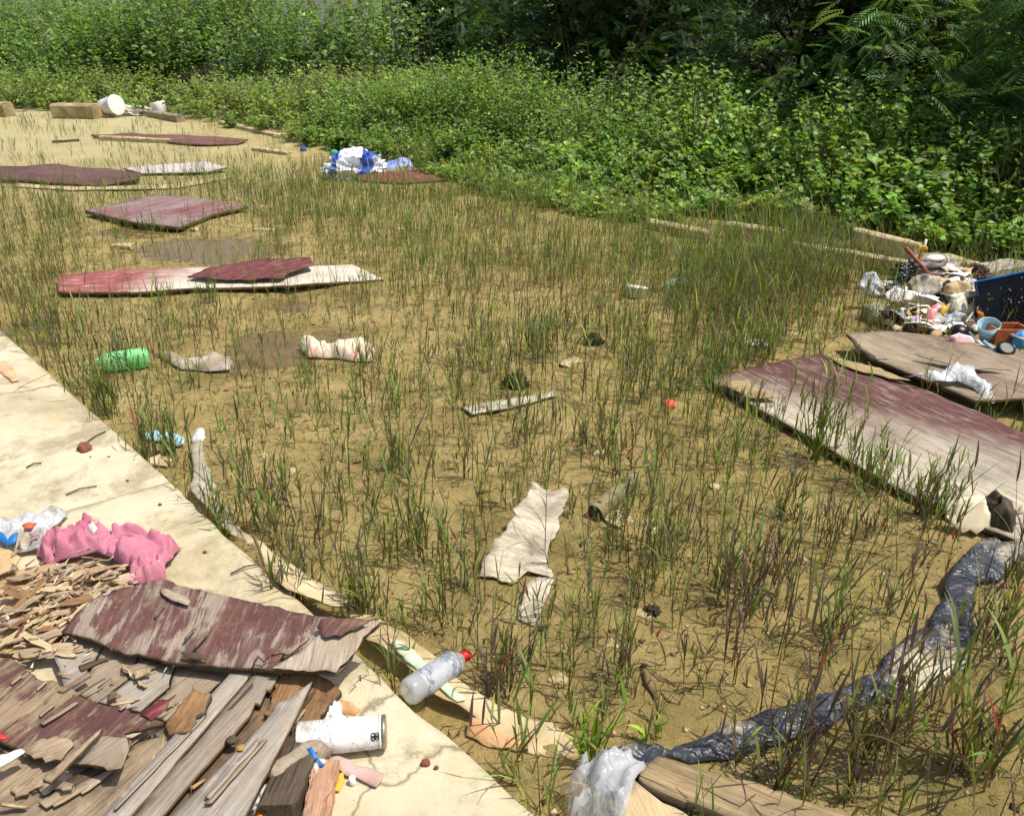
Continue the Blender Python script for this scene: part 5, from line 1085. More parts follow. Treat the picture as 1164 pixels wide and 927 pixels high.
# ---- white can with fine print
def can_mat():
    m, nt, bs, z, ang = printed(('can',))
    rows = math_(nt, 'FRACT', math_(nt, 'MULTIPLY', ang, 9.0)); c = coords(nt, (60, 60, 420))
    gl = ramp(nt, noise(nt, c, 1.0, 2, .6), [(.50, 0), (.56, 1)])
    rowm = math_(nt, 'MULTIPLY', math_(nt, 'GREATER_THAN', rows, .30), math_(nt, 'LESS_THAN', rows, .78))
    blk = ramp(nt, noise(nt, coords(nt, (9, 9, 14)), 1.0, 2), [(.44, 0), (.47, 1)])
    col = mix(nt, math_(nt, 'MULTIPLY', math_(nt, 'MULTIPLY', gl, rowm), blk), S(232, 230, 226), S(92, 88, 86))
    rings = math_(nt, 'MULTIPLY', math_(nt, 'GREATER_THAN', math_(nt, 'FRACT', math_(nt, 'MULTIPLY', z, 130)), .55), math_(nt, 'GREATER_THAN', z, .178))
    col = mix(nt, math_(nt, 'MULTIPLY', rings, .55), col, S(120, 114, 108))
    d = ramp(nt, noise(nt, coords(nt), 22, 7, .8), [(.50, 0), (.66, .75)])
    col = mix(nt, d, col, S(176, 158, 126))
    nt.links.new(col, bs.inputs['Base Color']); bs.inputs['Roughness'].default_value = .45; bump(nt, bs, noise(nt, coords(nt), 60, 3), .08, .005)
    return m
c0, c1 = W(337, 840, SLAB_Z + .040), W(436, 831, SLAB_Z + .040)
cn = T(lathe('can', c0, c1, [(0, .026), (.015, .034), (.03, .0365), (.5, .037), (.9, .0365), (.93, .035), (.95, .0365), (.985, .0355), (1, .030)], can_mat(), seg=36, dent=.04, seed=5), 'white printed metal can lying on the slab beside the planks', 'can')
ax = (c1 - c0).normalized()
lathe('end_rim', c1 - ax * .003, c1 + ax * .006, [(0, .036), (.5, .0375), (1, .036)], plain('dull_tin', S(176, 170, 156), S(140, 132, 116), 20, .4, .1, metal=.7), cn, seg=36)
# dark overlapping marks by the can's end
def ring_mark(cn):
    V = []; F = []; Lc = (c1 - c0).length
    for k, (zz, aa) in enumerate([(.915, .0), (.915, .17), (.955, .0), (.955, .17)]):
        for i in range(10):
            t = i / 10 * 6.283
            for r in (.0058, .0036):
                a = ang0 + aa + math.sin(t) * r / .038; V.append((.0381 * math.cos(a), .0381 * math.sin(a), zz * Lc * 1.0 - .004 + math.cos(t) * r))
        b = k * 20
        for i in range(10): j = (i + 1) % 10; F.append((b + 2 * i, b + 2 * i + 1, b + 2 * j + 1, b + 2 * j))
    me = bpy.data.meshes.new('printed_mark'); me.from_pydata(V, [], F)
    return add('printed_mark', me, M_BLACKPL, cn, PMW[cn.name])
mwc = PMW[cn.name].inverted() @ (c1 + Vector((.0, -.72, .55)) * .05); ang0 = math.atan2(mwc.y, mwc.x)
ring_mark(cn)
# ---- bottle with printed sleeve and red cap
def sleeve_mat():
    m, nt, bs, z, ang = printed(('bottle',))
    c = coords(nt, (70, 70, 240)); gl = ramp(nt, noise(nt, c, 1.0, 3, .7), [(.44, 0), (.50, 1)])
    rows = math_(nt, 'GREATER_THAN', math_(nt, 'FRACT', math_(nt, 'MULTIPLY', ang, 11.0)), .35)
    blk = ramp(nt, noise(nt, coords(nt, (14, 14, 9)), 1.0, 1), [(.40, 0), (.43, 1)])
    col = mix(nt, math_(nt, 'MULTIPLY', math_(nt, 'MULTIPLY', gl, rows), blk), S(176, 182, 190), S(84, 88, 100))
    nt.links.new(col, bs.inputs['Base Color']); bs.inputs['Roughness'].default_value = .35; return m
def pet_mat():
    m, nt, bs = newmat('dusty_clear_plastic'); c = coords(nt)
    nt.links.new(mix(nt, noise(nt, c, 30, 5), (.55, .57, .58, 1), (.78, .79, .8, 1)), bs.inputs['Base Color']); bs.inputs['Roughness'].default_value = .15
    tr = nd(nt, 'ShaderNodeBsdfTransparent'); mx = nd(nt, 'ShaderNodeMixShader', {0: .5, 1: tr.outputs[0], 2: bs.outputs[0]}); nt.links.new(mx.outputs[0], nt.nodes['Material Output'].inputs[0]); return m
PET = pet_mat()
q0 = W(462, 788, .085); q1 = W(524, 748, .075); q1 = q0 + (q1 - q0).normalized() * .215; qa = (q1 - q0)
bt = T(lathe('plastic_bottle', q0, q1, [(0, .020), (.01, .030), (.05, .034), (.12, .0355), (.16, .034), (.20, .0355), (.74, .035), (.78, .032), (.84, .024), (.885, .0145), (.90, .0135), (.93, .0135)], PET, seg=32, dent=.03, seed=2), 'clear plastic bottle with grey printed sleeve and red cap, leaning on the slab edge', 'bottle')
lathe('sleeve', q0 + qa * .20, q0 + qa * .735, [(0, .0362), (.08, .0364), (.3, .0352), (.5, .0342), (.7, .0350), (.92, .0364), (1, .0360)], sleeve_mat(), bt, seg=32, dent=.03, caps=False)
lathe('cap', q0 + qa * .90, q0 + qa * 1.0, [(0, .0150), (.1, .0158), (.9, .0158), (1, .014)], plain('red_cap', S(206, 40, 36), S(184, 30, 30), 20, .4, .1), bt, seg=20)
lathe('neck_ring', q0 + qa * .875, q0 + qa * .893, [(0, .0165), (1, .0165)], M_RED, bt, seg=20)
# ---- rubbish heap on the right
HB = lambda px, py, z=0.0: W(px, py, z)
def hz(px, py, base):            # a point on the pixel's ray above ground row `base`
    return WD(px, py, W(px, base).y)
T(lump('mud_mound', W(1085, 366, -.02), (1.7, .95, .09), bpy.data.materials['mud'], sub=5, amp=.25, freq=2.5, seed=4, flat=0.0), 'low mound of sandy earth under the rubbish heap', 'earth')
def patch(name, label, cat, pts, base, m, thick=.004, res=.02, crumple=None, seed=0, **k):
    """sheet whose outline points stand at given heights: (px, py, z)"""
    k.pop('mound', None); cr = (crumple[0] * .8, crumple[1] * 1.5, .008) if crumple else None
    return T(standing(name, pts, base + 4, .06 if base < 350 else .05, 26, m, thick=thick, res=min(res, .014), crumple=cr, seed=seed), label, cat)
patch('plastic_bag', 'grey translucent bag standing at the left end of the heap', 'bag', [(974, 326), (984, 310), (992, 308), (1000, 318), (1006, 334), (990, 338)], 346, M_MILKY, .003, .016, (.05, 12), 501, smooth=True)
jr = T(lathe('jar', W(985, 362, .05), W(1004, 357, .07), [(0, .05), (.1, .075), (.5, .085), (.85, .075), (1, .05)], film('olive_plastic', S(150, 160, 120), S(180, 188, 150), .75, .2), seg=24, dent=.15, seed=3), 'cloudy olive plastic jar at the left foot of the heap', 'jar')
patch('board_scrap', 'white board slanting across the front of the heap', 'board', [(1006, 334), (1018, 326), (1042, 332), (1068, 338), (1058, 350), (1030, 344), (1008, 342)], 352, [M_WHITECLEAN, M_CARD], .014, .025, None, 502)
patch('cloth_bundle', 'grey-white cloth bundle on top of the heap', 'cloth', [(1030, 322), (1040, 314), (1055, 312), (1068, 316), (1070, 330), (1056, 338), (1038, 336)], 346, M_GREYRAG, .004, .014, (.06, 12, .03, 'b'), 503, smooth=True, mound=.06)
patch('cloth_scrap', 'white cloth band behind the brown stick', 'cloth', [(1050, 306), (1066, 304), (1080, 316), (1080, 324), (1064, 316), (1050, 314)], 332, M_WHITECLEAN, .004, .016, (.05, 10), 504, smooth=True)
patch('cloth_scrap', 'tan cloth right of the cloth bundle', 'cloth', [(1075, 322), (1090, 318), (1102, 322), (1100, 336), (1082, 340), (1072, 334)], 348, M_CARD, .004, .016, (.06, 10), 505, smooth=True)
patch('foam_sheet', 'cream foam sheet at the middle of the heap', 'foam', [(1084, 340), (1100, 332), (1112, 336), (1108, 356), (1088, 362), (1080, 350)], 364, plain('cream_foam', S(232, 224, 200), S(214, 204, 178), 6, .8, .3), .02, .02, (.03, 9), 506, smooth=True)
patch('plastic_bag', 'white plastic bag against the fan', 'bag', [(1098, 326), (1106, 318), (1113, 322), (1114, 334), (1104, 336)], 344, M_MILKY, .003, .014, (.06, 12), 507, smooth=True)
patch('card_scrap', 'red printed wrapper in the front of the heap', 'wrapper', [(1050, 362), (1058, 350), (1066, 344), (1070, 350), (1062, 362), (1054, 368)], 370, plain('red_white_print', S(222, 70, 70), S(236, 226, 222), 16, .4, .2), .003, .012, (.04, 14), 508)
patch('card_scrap', 'yellow wrapper right of the red one', 'wrapper', [(1064, 354), (1074, 346), (1078, 352), (1072, 360), (1066, 362)], 364, M_YELLOW, .003, .012, (.03, 12), 509)
patch('card_scrap', 'orange scrap left of the red wrapper', 'scrap', [(1040, 356), (1048, 352), (1052, 358), (1044, 362)], 364, M_ORANGE, .003, .012, (.02, 12), 510)
patch('card_scrap', 'lilac scrap under the white board', 'scrap', [(1034, 362), (1044, 358), (1050, 366), (1040, 370)], 372, plain('lilac', S(190, 176, 220), S(226, 220, 236)), .003, .012, (.03, 12), 511)
patch('cloth_scrap', 'pink cloth at the front foot of the heap', 'cloth', [(1078, 382), (1090, 378), (1104, 382), (1114, 392), (1100, 396), (1084, 392)], 398, plain('pale_pink', S(236, 196, 196), S(220, 176, 178)), .004, .016, (.03, 9), 512, smooth=True)
patch('board_scrap', 'dark wood scrap beneath the white board', 'wood', [(1000, 352), (1016, 346), (1030, 352), (1024, 364), (1006, 362)], 366, M_DARK, .02, .02, (.03, 8), 513)
patch('plastic_scrap', 'grey sheet scrap at the middle of the heap', 'plastic', [(1074, 360), (1086, 352), (1098, 358), (1090, 366), (1078, 368)], 370, M_GREYPL, .003, .014, (.03, 10), 514)
s0, s1 = hz(1029, 281, 346), hz(1072, 330, 350)
T(rod('stick', [s0, s0.lerp(s1, .5), s1], .013, M_BROWNST, seg=10), 'straight brown painted stick leaning on the heap', 'stick')
yb = T(beam('yellow_handle', hz(1042, 309, 344), hz(1051, 284, 344), .022, .02, M_YELLOW, seed=60, jit=.002), 'yellow plastic handle beside the brown stick', 'handle')
beam('cross_grip', hz(1043, 282, 344), hz(1053, 284, 344), .024, .022, M_YELLOW, yb, seed=61, jit=.002, nseg=4)
pn0 = hz(1056, 292, 340)
pan = T(lump('pan', pn0 - Vector((0, 0, .05)), (.27, .2, .075), plain('grey_tin', S(158, 156, 152), S(104, 102, 100), 9, .7, .3, metal=.1, dirt=S(120, 104, 80)), sub=4, amp=.3, seed=4, rotz=.4), 'dented grey oval pan on top of the heap', 'pan')
lump('inner_plate', pn0 + Vector((.01, -.06, .0)), (.14, .09, .03), M_WHITE, pan, sub=3, amp=.1, seed=7, rotz=.4)
T(rod('stick', [hz(1048, 290, 340), hz(1053, 272, 340)], .008, M_WHITECLEAN, seg=8), 'short white rod behind the pan', 'rod')
def tangle():
    r = random.Random(5); c = hz(1030, 312, 346); P = [c + Vector((r.uniform(-.08, .08), r.uniform(-.08, .08), r.uniform(-.06, .08))) for _ in range(46)]
    return rod('wire_tangle', P, .0035, M_BLACKPL, seg=4)
T(tangle(), 'tangle of black wire at the left shoulder of the heap', 'wire')
T(rod('pole', [hz(1064, 301, 338), hz(1084, 311, 338), hz(1104, 321, 338)], .011, M_BLUE, seg=10), 'thin blue pole sloping towards the fan', 'pole')
gp0, gp1 = W(1050, 375, .05), W(1092, 364, .12)
gpp = T(lathe('pipe', gp0, gp1, [(0, .016), (1, .016)], M_GREYPL, seg=16, caps=False), 'grey plastic pipe at the front foot of the heap', 'pipe')
lathe('bore_shade', gp0, gp1, [(0, .013), (1, .013)], M_BLACKPL, gpp, seg=14)  # closed black core stands for shade inside the pipe
T(lump('ball', W(1037, 376, .03), (.055, .055, .055), M_WHITE, sub=3, amp=.06, seed=2, flat=.8), 'small white ball at the front of the heap', 'ball')
bb = T(lump('ball', W(1088, 386, .08), (.10, .10, .085), M_BLACKPL, sub=4, amp=.05, seed=3, flat=.75), 'black ball-shaped lid at the foot of the heap', 'ball')
for k in range(7): lump('knob', W(1088, 386, .08) + Vector((math.cos(k * .9) * .035, math.sin(k * .9) * .035, .055)), (.012, .012, .014), M_WHITE if k % 3 == 0 else M_BLACKPL, bb, sub=2, amp=.1)
T(rod('cable', [W(1092, 372, .14), W(1102, 378, .13), W(1110, 386, .12), W(1118, 394, .10)], .007, M_WHITECLEAN, seg=8), 'white cable curving down the heap to the beige board', 'cable')
T(rod('cable', [hz(1117, 334, 372), hz(1108, 352, 374), W(1098, 366, .12)], .006, M_WHITE, seg=8), 'thin white rod leaning against the fan frame', 'rod')
T(rod('hose', [W(1026, 350, .16), W(1025, 358, .12), W(1031, 366, .07), W(1038, 362, .1)], .014, M_WHITECLEAN, seg=10), 'white bent hose under the white board', 'hose')
T(beam('slat', hz(1117, 374, 380), hz(1112, 356, 380), .04, .02, M_ORANGE, seed=62, jit=.002), 'orange slat standing in front of the fan', 'slat')
def cup():
    a = W(1122, 386, .10); b = a + Vector((-.03, -.03, .10)); o = lathe('cup', a, b, [(0, .03), (.05, .035), (1, .055), (.96, .052), (.1, .032)], M_LBLUE, seg=22, dent=.08, caps=True); return o
T(cup(), 'pale blue plastic cup in front of the fan', 'cup')
bx = empty('box', W(1142, 392, .10), 'terracotta open box right of the pale blue cup', 'box'); TC = plain('terracotta', S(176, 96, 56), S(150, 78, 44), 9, .8, .2)
bc = W(1142, 388, .10)
for dx, dy, w, d in [(0, -.05, .17, .012), (0, .06, .17, .012), (-.08, .0, .012, .11), (.08, .0, .012, .11)]:
    beam('side', bc + Vector((dx - w / 2, dy, 0)), bc + Vector((dx + w / 2, dy, 0)), d, .085, TC, bx, seed=int(dx * 100) + 63, jit=.001, nseg=2)
T(rod('pipe', [W(1118, 388, .13), W(1128, 396, .11), W(1144, 398, .11), W(1152, 394, .12)], .010, M_LBLUE, seg=8), 'pale bent tube in front of the terracotta box', 'tube')
T(lump('plastic_scrap', W(1160, 394, .10), (.10, .08, .09), plain('sky_plastic', S(96, 176, 220), S(70, 150, 200)), sub=4, amp=.2, seed=3), 'sky blue plastic lump at the right edge', 'plastic')
T(lathe('lid', W(1142, 398, .112), W(1142, 398, .112) + Vector((0, -.012, .02)), [(0, .04), (.2, .045), (.8, .045), (1, .03)], M_BLACKPL, seg=22), 'dark round lid in front of the terracotta box', 'lid')
T(beam('slat', W(1146, 380, .15), W(1175, 392, .15), .03, .012, M_GREYPL, seed=66, jit=.001, nseg=3), 'pale grey slat at the right edge before the fan', 'slat')
for i, (px, py, m) in enumerate([(1070, 372, M_WHITE), (1064, 379, M_CARD), (1056, 384, M_STONE), (1100, 366, M_CARD), (1020, 372, M_CARDPALE), (1010, 366, M_DARK), (1110, 372, M_WHITE), (1076, 366, M_DARK)]):
    T(sheet('litter_scrap', [(px - 7, py, .09), (px - 2, py - 4, .11), (px + 7, py - 2, .10), (px + 5, py + 4, .08), (px - 3, py + 4, .08)], .09, m, thick=.003, res=.012, crumple=(.025, 16), seed=530 + i, grow_ok=True), ['white scrap under the grey pipe', 'buff scrap below the grey pipe', 'sandy clod below the grey pipe', 'buff scrap left of the orange slat', 'pale scrap left of the small white ball', 'dark scrap behind the olive jar', 'white scrap at the foot of the orange slat', 'dark scrap under the grey sheet'][i], 'scrap', 'scraps at the foot of the heap')
# fan: black square housing with a round grille in a blue frame
def fan():
    base = W(1142, 382, .08); y0 = base.y + .12
    o = empty('box_fan', (base.x, y0, .08), 'black box fan with round grille and blue frame at the right edge', 'fan')
    R = Matrix.Translation((base.x + .25, y0, .08)) @ Matrix.Rotation(math.radians(-12), 4, 'Y') @ Matrix.Rotation(math.radians(-24), 4, 'X') @ Matrix.Rotation(math.radians(-24), 4, 'Z')
    Wd, H = .52, .33
    def bx_(name, x0, x1, y_0, y_1, z0, z1, m):
        v = [(x, y, z) for x in (x0, x1) for y in (y_0, y_1) for z in (z0, z1)]
        f = [(0, 1, 3, 2), (4, 6, 7, 5), (0, 4, 5, 1), (2, 3, 7, 6), (0, 2, 6, 4), (1, 5, 7, 3)]
        me = bpy.data.meshes.new(name); me.from_pydata(v, [], f)
        bm = bmesh.new(); bm.from_mesh(me); bmesh.ops.bevel(bm, geom=bm.edges[:], offset=.004, segments=1, affect='EDGES'); bmesh.ops.recalc_face_normals(bm, faces=bm.faces); bm.to_mesh(me); bm.free()
        return add(name, me, m, o, R)
    bx_('housing', -Wd/2 + .012, Wd/2 - .012, .0, .10, .012, H - .012, M_BLACKPL)
    bx_('frame', -Wd/2, Wd/2, -.01, .11, H - .012, H, M_BLUE); bx_('frame', -Wd/2, Wd/2, -.01, .11, 0, .012, M_BLUE)
    bx_('frame', -Wd/2, -Wd/2 + .012, -.01, .11, .012, H - .012, plain('dark_blue_side', S(38, 76, 116), S(28, 56, 88), 8, .5, .05)); bx_('frame', Wd/2 - .012, Wd/2, -.01, .11, .012, H - .012, M_BLUE)  # left bar is a darker blue than the other three
    bx_('bracket', -Wd/2 - .05, -Wd/2 + .05, -.03, -.012, H * .62, H * .75, M_BLACKPL)
    cz = H * .47; gm = plain('grille_black', S(44, 46, 50), S(28, 28, 30), 8, .35, .05)
    def tor(name, r, tr, y, m):
        V = []; F = []; n, k = 40, 5
        for i in range(n):
            a = i / n * 6.28318
            for j in range(k): b = j / k * 6.28318; rr = r + tr * math.cos(b); V.append((rr * math.cos(a), y + tr * math.sin(b), cz + rr * math.sin(a)))
        for i in range(n):
            for j in range(k): F.append((i * k + j, i * k + (j + 1) % k, ((i + 1) % n) * k + (j + 1) % k, ((i + 1) % n) * k + j))
        me = bpy.data.meshes.new(name); me.from_pydata(V, [], F); return add(name, me, m, o, R)
    for r in (.065, .085, .105, .125, .142): tor('grille_ring', r, .0035, -.014 - .02 * (1 - r / .2), gm)
    for k in range(48):
        a = k / 48 * 6.28318; t = .0022
        p0 = Vector((math.cos(a) * .055, -.032, cz + math.sin(a) * .055)); p1 = Vector((math.cos(a + .25) * .144, -.012, cz + math.sin(a + .25) * .144))
        d = (p1 - p0).normalized(); s = d.cross(Vector((0, 1, 0))).normalized() * t; u = Vector((0, t, 0))
        V = [p0 - s - u, p0 + s - u, p0 + s + u, p0 - s + u, p1 - s - u, p1 + s - u, p1 + s + u, p1 - s + u]
        me = bpy.data.meshes.new('grille_spoke'); me.from_pydata([tuple(v) for v in V], [], [(0, 1, 2, 3), (4, 7, 6, 5), (0, 4, 5, 1), (1, 5, 6, 2), (2, 6, 7, 3), (3, 7, 4, 0)]); add('grille_spoke', me, gm, o, R)
    V = []; F = []; n = 28
    for y, r in ((-.028, .056), (-.040, .052), (-.043, .03), (-.043, .001)):
        for i in range(n): a = i / n * 6.28318; V.append((r * math.cos(a), y, cz + r * math.sin(a)))
    for q_ in range(3):
        for i in range(n): F.append((q_ * n + i, q_ * n + (i + 1) % n, (q_ + 1) * n + (i + 1) % n, (q_ + 1) * n + i))
    me = bpy.data.meshes.new('hub'); me.from_pydata(V, [], F); add('hub', me, M_BLACKPL, o, R)
    r = random.Random(3); V = []; F = []
    for i in range(34):
        x, z = r.gauss(-.09, .07), cz + r.gauss(.07, .06); s = r.uniform(.001, .004); b = len(V)
        if abs(x) > .26 or not (.03 < z < H - .03): continue
        V += [(x - s, -.038, z - s), (x + s, -.038, z - s * .6), (x + s * .7, -.042, z + s), (x - s, -.041, z + s * .7), (x, -.034, z)]; F += [(b, b + 1, b + 2, b + 3), (b, b + 4, b + 1), (b + 1, b + 4, b + 2), (b + 2, b + 4, b + 3), (b + 3, b + 4, b)]
    me = bpy.data.meshes.new('white_flecks'); me.from_pydata(V, [], F); tag(add('white_flecks', me, M_WHITECLEAN, o, R), kind='stuff')
fan()
# bulk of the heap: crumpled bags, papers and rags packed under the larger pieces
BULK = [(1046, 350, .24, .2, .16, M_GREYRAG, 'grey rag ball under the cloth bundle', 'rag'), (1076, 346, .26, .2, .2, M_CARDPALE, 'buff crumpled sacking under the tan cloth', 'sack'), (1024, 352, .2, .16, .12, M_DARK, 'dark rag under the white board', 'rag'),
 (1062, 336, .3, .22, .26, M_WHITE, 'white crumpled bag in the middle of the heap', 'bag'), (1094, 352, .22, .18, .18, M_WHITECLEAN, 'bright white crumpled paper beside the fan', 'paper'), (1040, 336, .22, .2, .2, M_MILKY, 'milky crumpled bag left in the heap', 'bag'),
 (1082, 362, .2, .16, .11, M_GREYPL, 'grey crumpled foil at the front of the heap', 'foil'), (1010, 344, .16, .14, .1, M_WHITE, 'small white crumpled bag by the olive jar', 'bag'), (1100, 368, .14, .12, .1, M_CARD, 'brown crumpled card left of the orange slat', 'card'), (1066, 366, .14, .12, .08, M_CARDPALE, 'pale crumpled paper by the red wrapper', 'paper'),
 (1104, 338, .2, .2, .2, M_DARK, 'dark rag wedged behind the fan bracket', 'rag'), (1056, 374, .1, .08, .05, M_WHITE, 'small white wad at the end of the grey pipe', 'paper'), (1122, 392, .12, .08, .06, M_CARD, 'tan wad under the pale blue cup', 'paper')]
for i, (px, py, a, b, h, m, lb, ct) in enumerate(BULK):
    T(lump('crumpled_' + ct, W(px, py - 12, .04), (a * 1.0, b * .8, h * .62), m, sub=5, amp=.5, freq=3.6, seed=20 + i * 3, ridge=True, rotz=i, smooth=False), lb, ct, 'crumpled rubbish packed in the heap')

def heap_scraps():
    """thin torn scraps filling the heap: a few crumpled shapes, copied in five colours"""
    rng = np.random.RandomState(12); kinds = [('white', M_WHITECLEAN, 'paper_scrap', 'small white torn paper scrap packed in the rubbish heap', 'paper', 34), ('grey', M_GREYPL, 'plastic_scrap', 'small grey torn plastic scrap packed in the rubbish heap', 'plastic', 12), ('buff', M_CARD, 'card_scrap', 'small buff torn card scrap packed in the rubbish heap', 'card', 16), ('dark', M_DARK, 'wood_scrap', 'small dark broken wood scrap packed in the rubbish heap', 'wood scrap', 14), ('dirty', M_RAG, 'rag_scrap', 'small dirty rag scrap packed in the rubbish heap', 'rag', 12)]
    for k, (nm, m, name, lb, ct, cnt) in enumerate(kinds):
        protos = []
        for j in range(3):
            a = np.sort(rng.uniform(0, 6.283, 8)); rr = rng.uniform(.04, .10, 8); el = rng.uniform(.5, 1.0)
            o = sheet(name, [(math.cos(t) * r_, math.sin(t) * r_ * el, 0) for t, r_ in zip(a, rr)], 0, m, thick=.003, res=.016, jag=.004, crumple=(.018, 16, .004), seed=700 + k * 5 + j, world_pts=True, grow_ok=True, warp=(.01, 9)); protos.append(o)
        for i in range(cnt):
            o = protos[i] if i < 3 else protos[i % 3].copy()
            if i >= 3: COL.objects.link(o)
            t = rng.beta(2, 2); px = 1004 + 108 * t; row = rng.uniform(338, 388); h = .07 + .13 * math.exp(-((px - 1066) / 34) ** 2) * np.clip((374 - row) / 30, 0, 1)
            w = W(px, row, 0); tag(o, lb, ct, nm + ' scraps packed in the heap')
            o.matrix_world = Matrix.Translation((w.x, w.y, h + .02)) @ Matrix.Rotation(rng.uniform(0, 6.28), 4, 'Z') @ Matrix.Rotation(rng.uniform(-.2, .9), 4, 'X') @ Matrix.Scale(rng.uniform(.7, 1.4), 4)
heap_scraps()

# ================================================================== GRASS on the mud
EXARR = [np.array(p) for p in EXCL]
def dens(x, y):
    """tufts per square metre"""
    px, py = PX(x, y)
    g = lambda cx, cy, sx, sy: np.exp(-(((px - cx) / sx) ** 2 + ((py - cy) / sy) ** 2))
    d = 42 + 22 * np.clip((340 - py) / 110, 0, 1)
    d = d + 95 * g(520, 232, 260, 36) + 190 * g(885, 325, 115, 66) + 90 * g(800, 405, 60, 40) + 80 * g(40, 330, 70, 60) + 40 * g(115, 440, 70, 34) + 60 * g(330, 228, 100, 30) + 60 * g(600, 320, 180, 60)
    d = d + 20 * g(940, 640, 200, 110) + 20 * g(980, 870, 150, 70) + 26 * g(640, 560, 160, 120) + 30 * g(380, 590, 90, 80) + 20 * g(560, 410, 120, 90) + 26 * g(420, 680, 70, 40)
    sl = (px * 0.915 - (py - 378)); d = d + 30 * np.exp(-((sl - 50) / 50) ** 2) * (py > 360) * (py < 720)
    d = d * (1 - .9 * g(232, 285, 110, 20)) * (1 - .75 * g(350, 392, 90, 26)) * (1 - .8 * g(700, 800, 80, 40)) * (1 - .95 * g(560, 880, 110, 60)) * (1 - .6 * g(470, 390, 60, 30)) * (1 - .6 * g(250, 340, 60, 14)) * (1 - .2 * g(700, 640, 90, 60))
    d = d * (1 - .85 * g(475, 207, 90, 10)) * (1 - .8 * g(850, 276, 70, 9)) * (1 - .8 * g(960, 300, 90, 14))
    far = np.clip((200 - py) / 20, 0, 1); d = d * (1 - far) + far * 14
    d = 1.9 * d * (.5 + 1.0 * np.clip(.5 + 1.2 * fbm(x * 2.2, y * 2.2, 0, 2, 61), 0, 1)) * np.where(py < 260, .62, 1)
    return d
def on_mud(x, y):
    ok = ((x - eA.x) * eN.x + (y - eA.y) * eN.y) < -0.01
    ok &= belt_depth(x, y) < 0.15
    for p in EXARR:
        lo, hi = p.min(0), p.max(0); b = (x > lo[0]) & (x < hi[0]) & (y > lo[1]) & (y < hi[1])
        if b.any(): ok[b] &= ~inpoly(x[b], y[b], p)
    return ok
def tuft_fill(acc, P, rng, h, nst, purple, wid, spread=.22, nlf=4, K=4):
    """P (n,3) tuft feet; h, nst, purple, wid per tuft"""
    idx = np.repeat(np.arange(len(P)), nst); m = len(idx)
    if m == 0: return
    base = P[idx] + np.c_[rng.normal(0, .018, (m, 2)), np.full(m, -.006)]; H = h[idx] * rng.uniform(.55, 1.1, m); az = rng.uniform(0, 6.283, m); tilt = np.abs(rng.normal(0, spread, m)); pu = np.clip(purple[idx] + rng.normal(0, .18, m), 0, 1); wd = wid[idx]
    bend = rng.normal(.12, .2, m)
    gr = greens(m, (.165, .240, .060), .28, .2, rng); stem = gr * (1 - pu[:, None]) * .8 + pu[:, None] * np.array([.175, .062, .058]); foot = stem * .55 + np.array([.075, .045, .035]) * .45
    V, F, C, tip = ribbons(base, az, tilt, bend, H, wd * .38 + .0012, foot, stem, 3, .5, 1.0, pw=1.0); acc.put(V, F, C)
    V, F, C, tip = ribbons(base, az + 1.571, tilt * 0, bend * 0, H * .02, wd * .1, foot, stem, 1); 
    for k in range(nlf):
        t = np.clip((k + rng.uniform(.2, 1.1, m)) / nlf, .08, 1.0); a = tilt + bend * t * .5
        p = base + (H * t * .97)[:, None] * np.stack([np.cos(az) * np.sin(a), np.sin(az) * np.sin(a), np.cos(a)], 1)
        la = rng.uniform(0, 6.283, m); L = rng.uniform(.35, .8, m) * (.06 + H * .42); g2 = greens(m, (.178, .275, .060), .32, .2, rng)
        lp = np.clip(pu + rng.normal(.05, .32, m), 0, 1) ** 1.3; c1 = g2 * (1 - lp[:, None]) + lp[:, None] * np.array([.115, .065, .078]); dead = rng.rand(m) < .07; c1[dead] = np.array([.26, .20, .105])
        red = rng.rand(m) < .006; c1[red] = np.array([.36, .04, .05])
        V, F, C, _ = ribbons(p, la, rng.uniform(.08, .6, m), rng.uniform(0, 1.25, m) * rng.uniform(.2, 1.3, m), L, wd * rng.uniform(.7, 1.25, m), c1 * .9, c1, K, .06, .55); acc.put(V, F, C)
def pick(n, x0, x1, y0, y1, rng, mx):
    x = rng.uniform(x0, x1, n); y = rng.uniform(y0, y1, n); d = dens(x, y); k = (rng.uniform(0, mx, n) < d); x, y = x[k], y[k]; k = on_mud(x, y); px, py = PX(x, y); k &= (px > -60) & (px < 1224) & (py > 118) & (py < 990)
    return x[k], y[k]
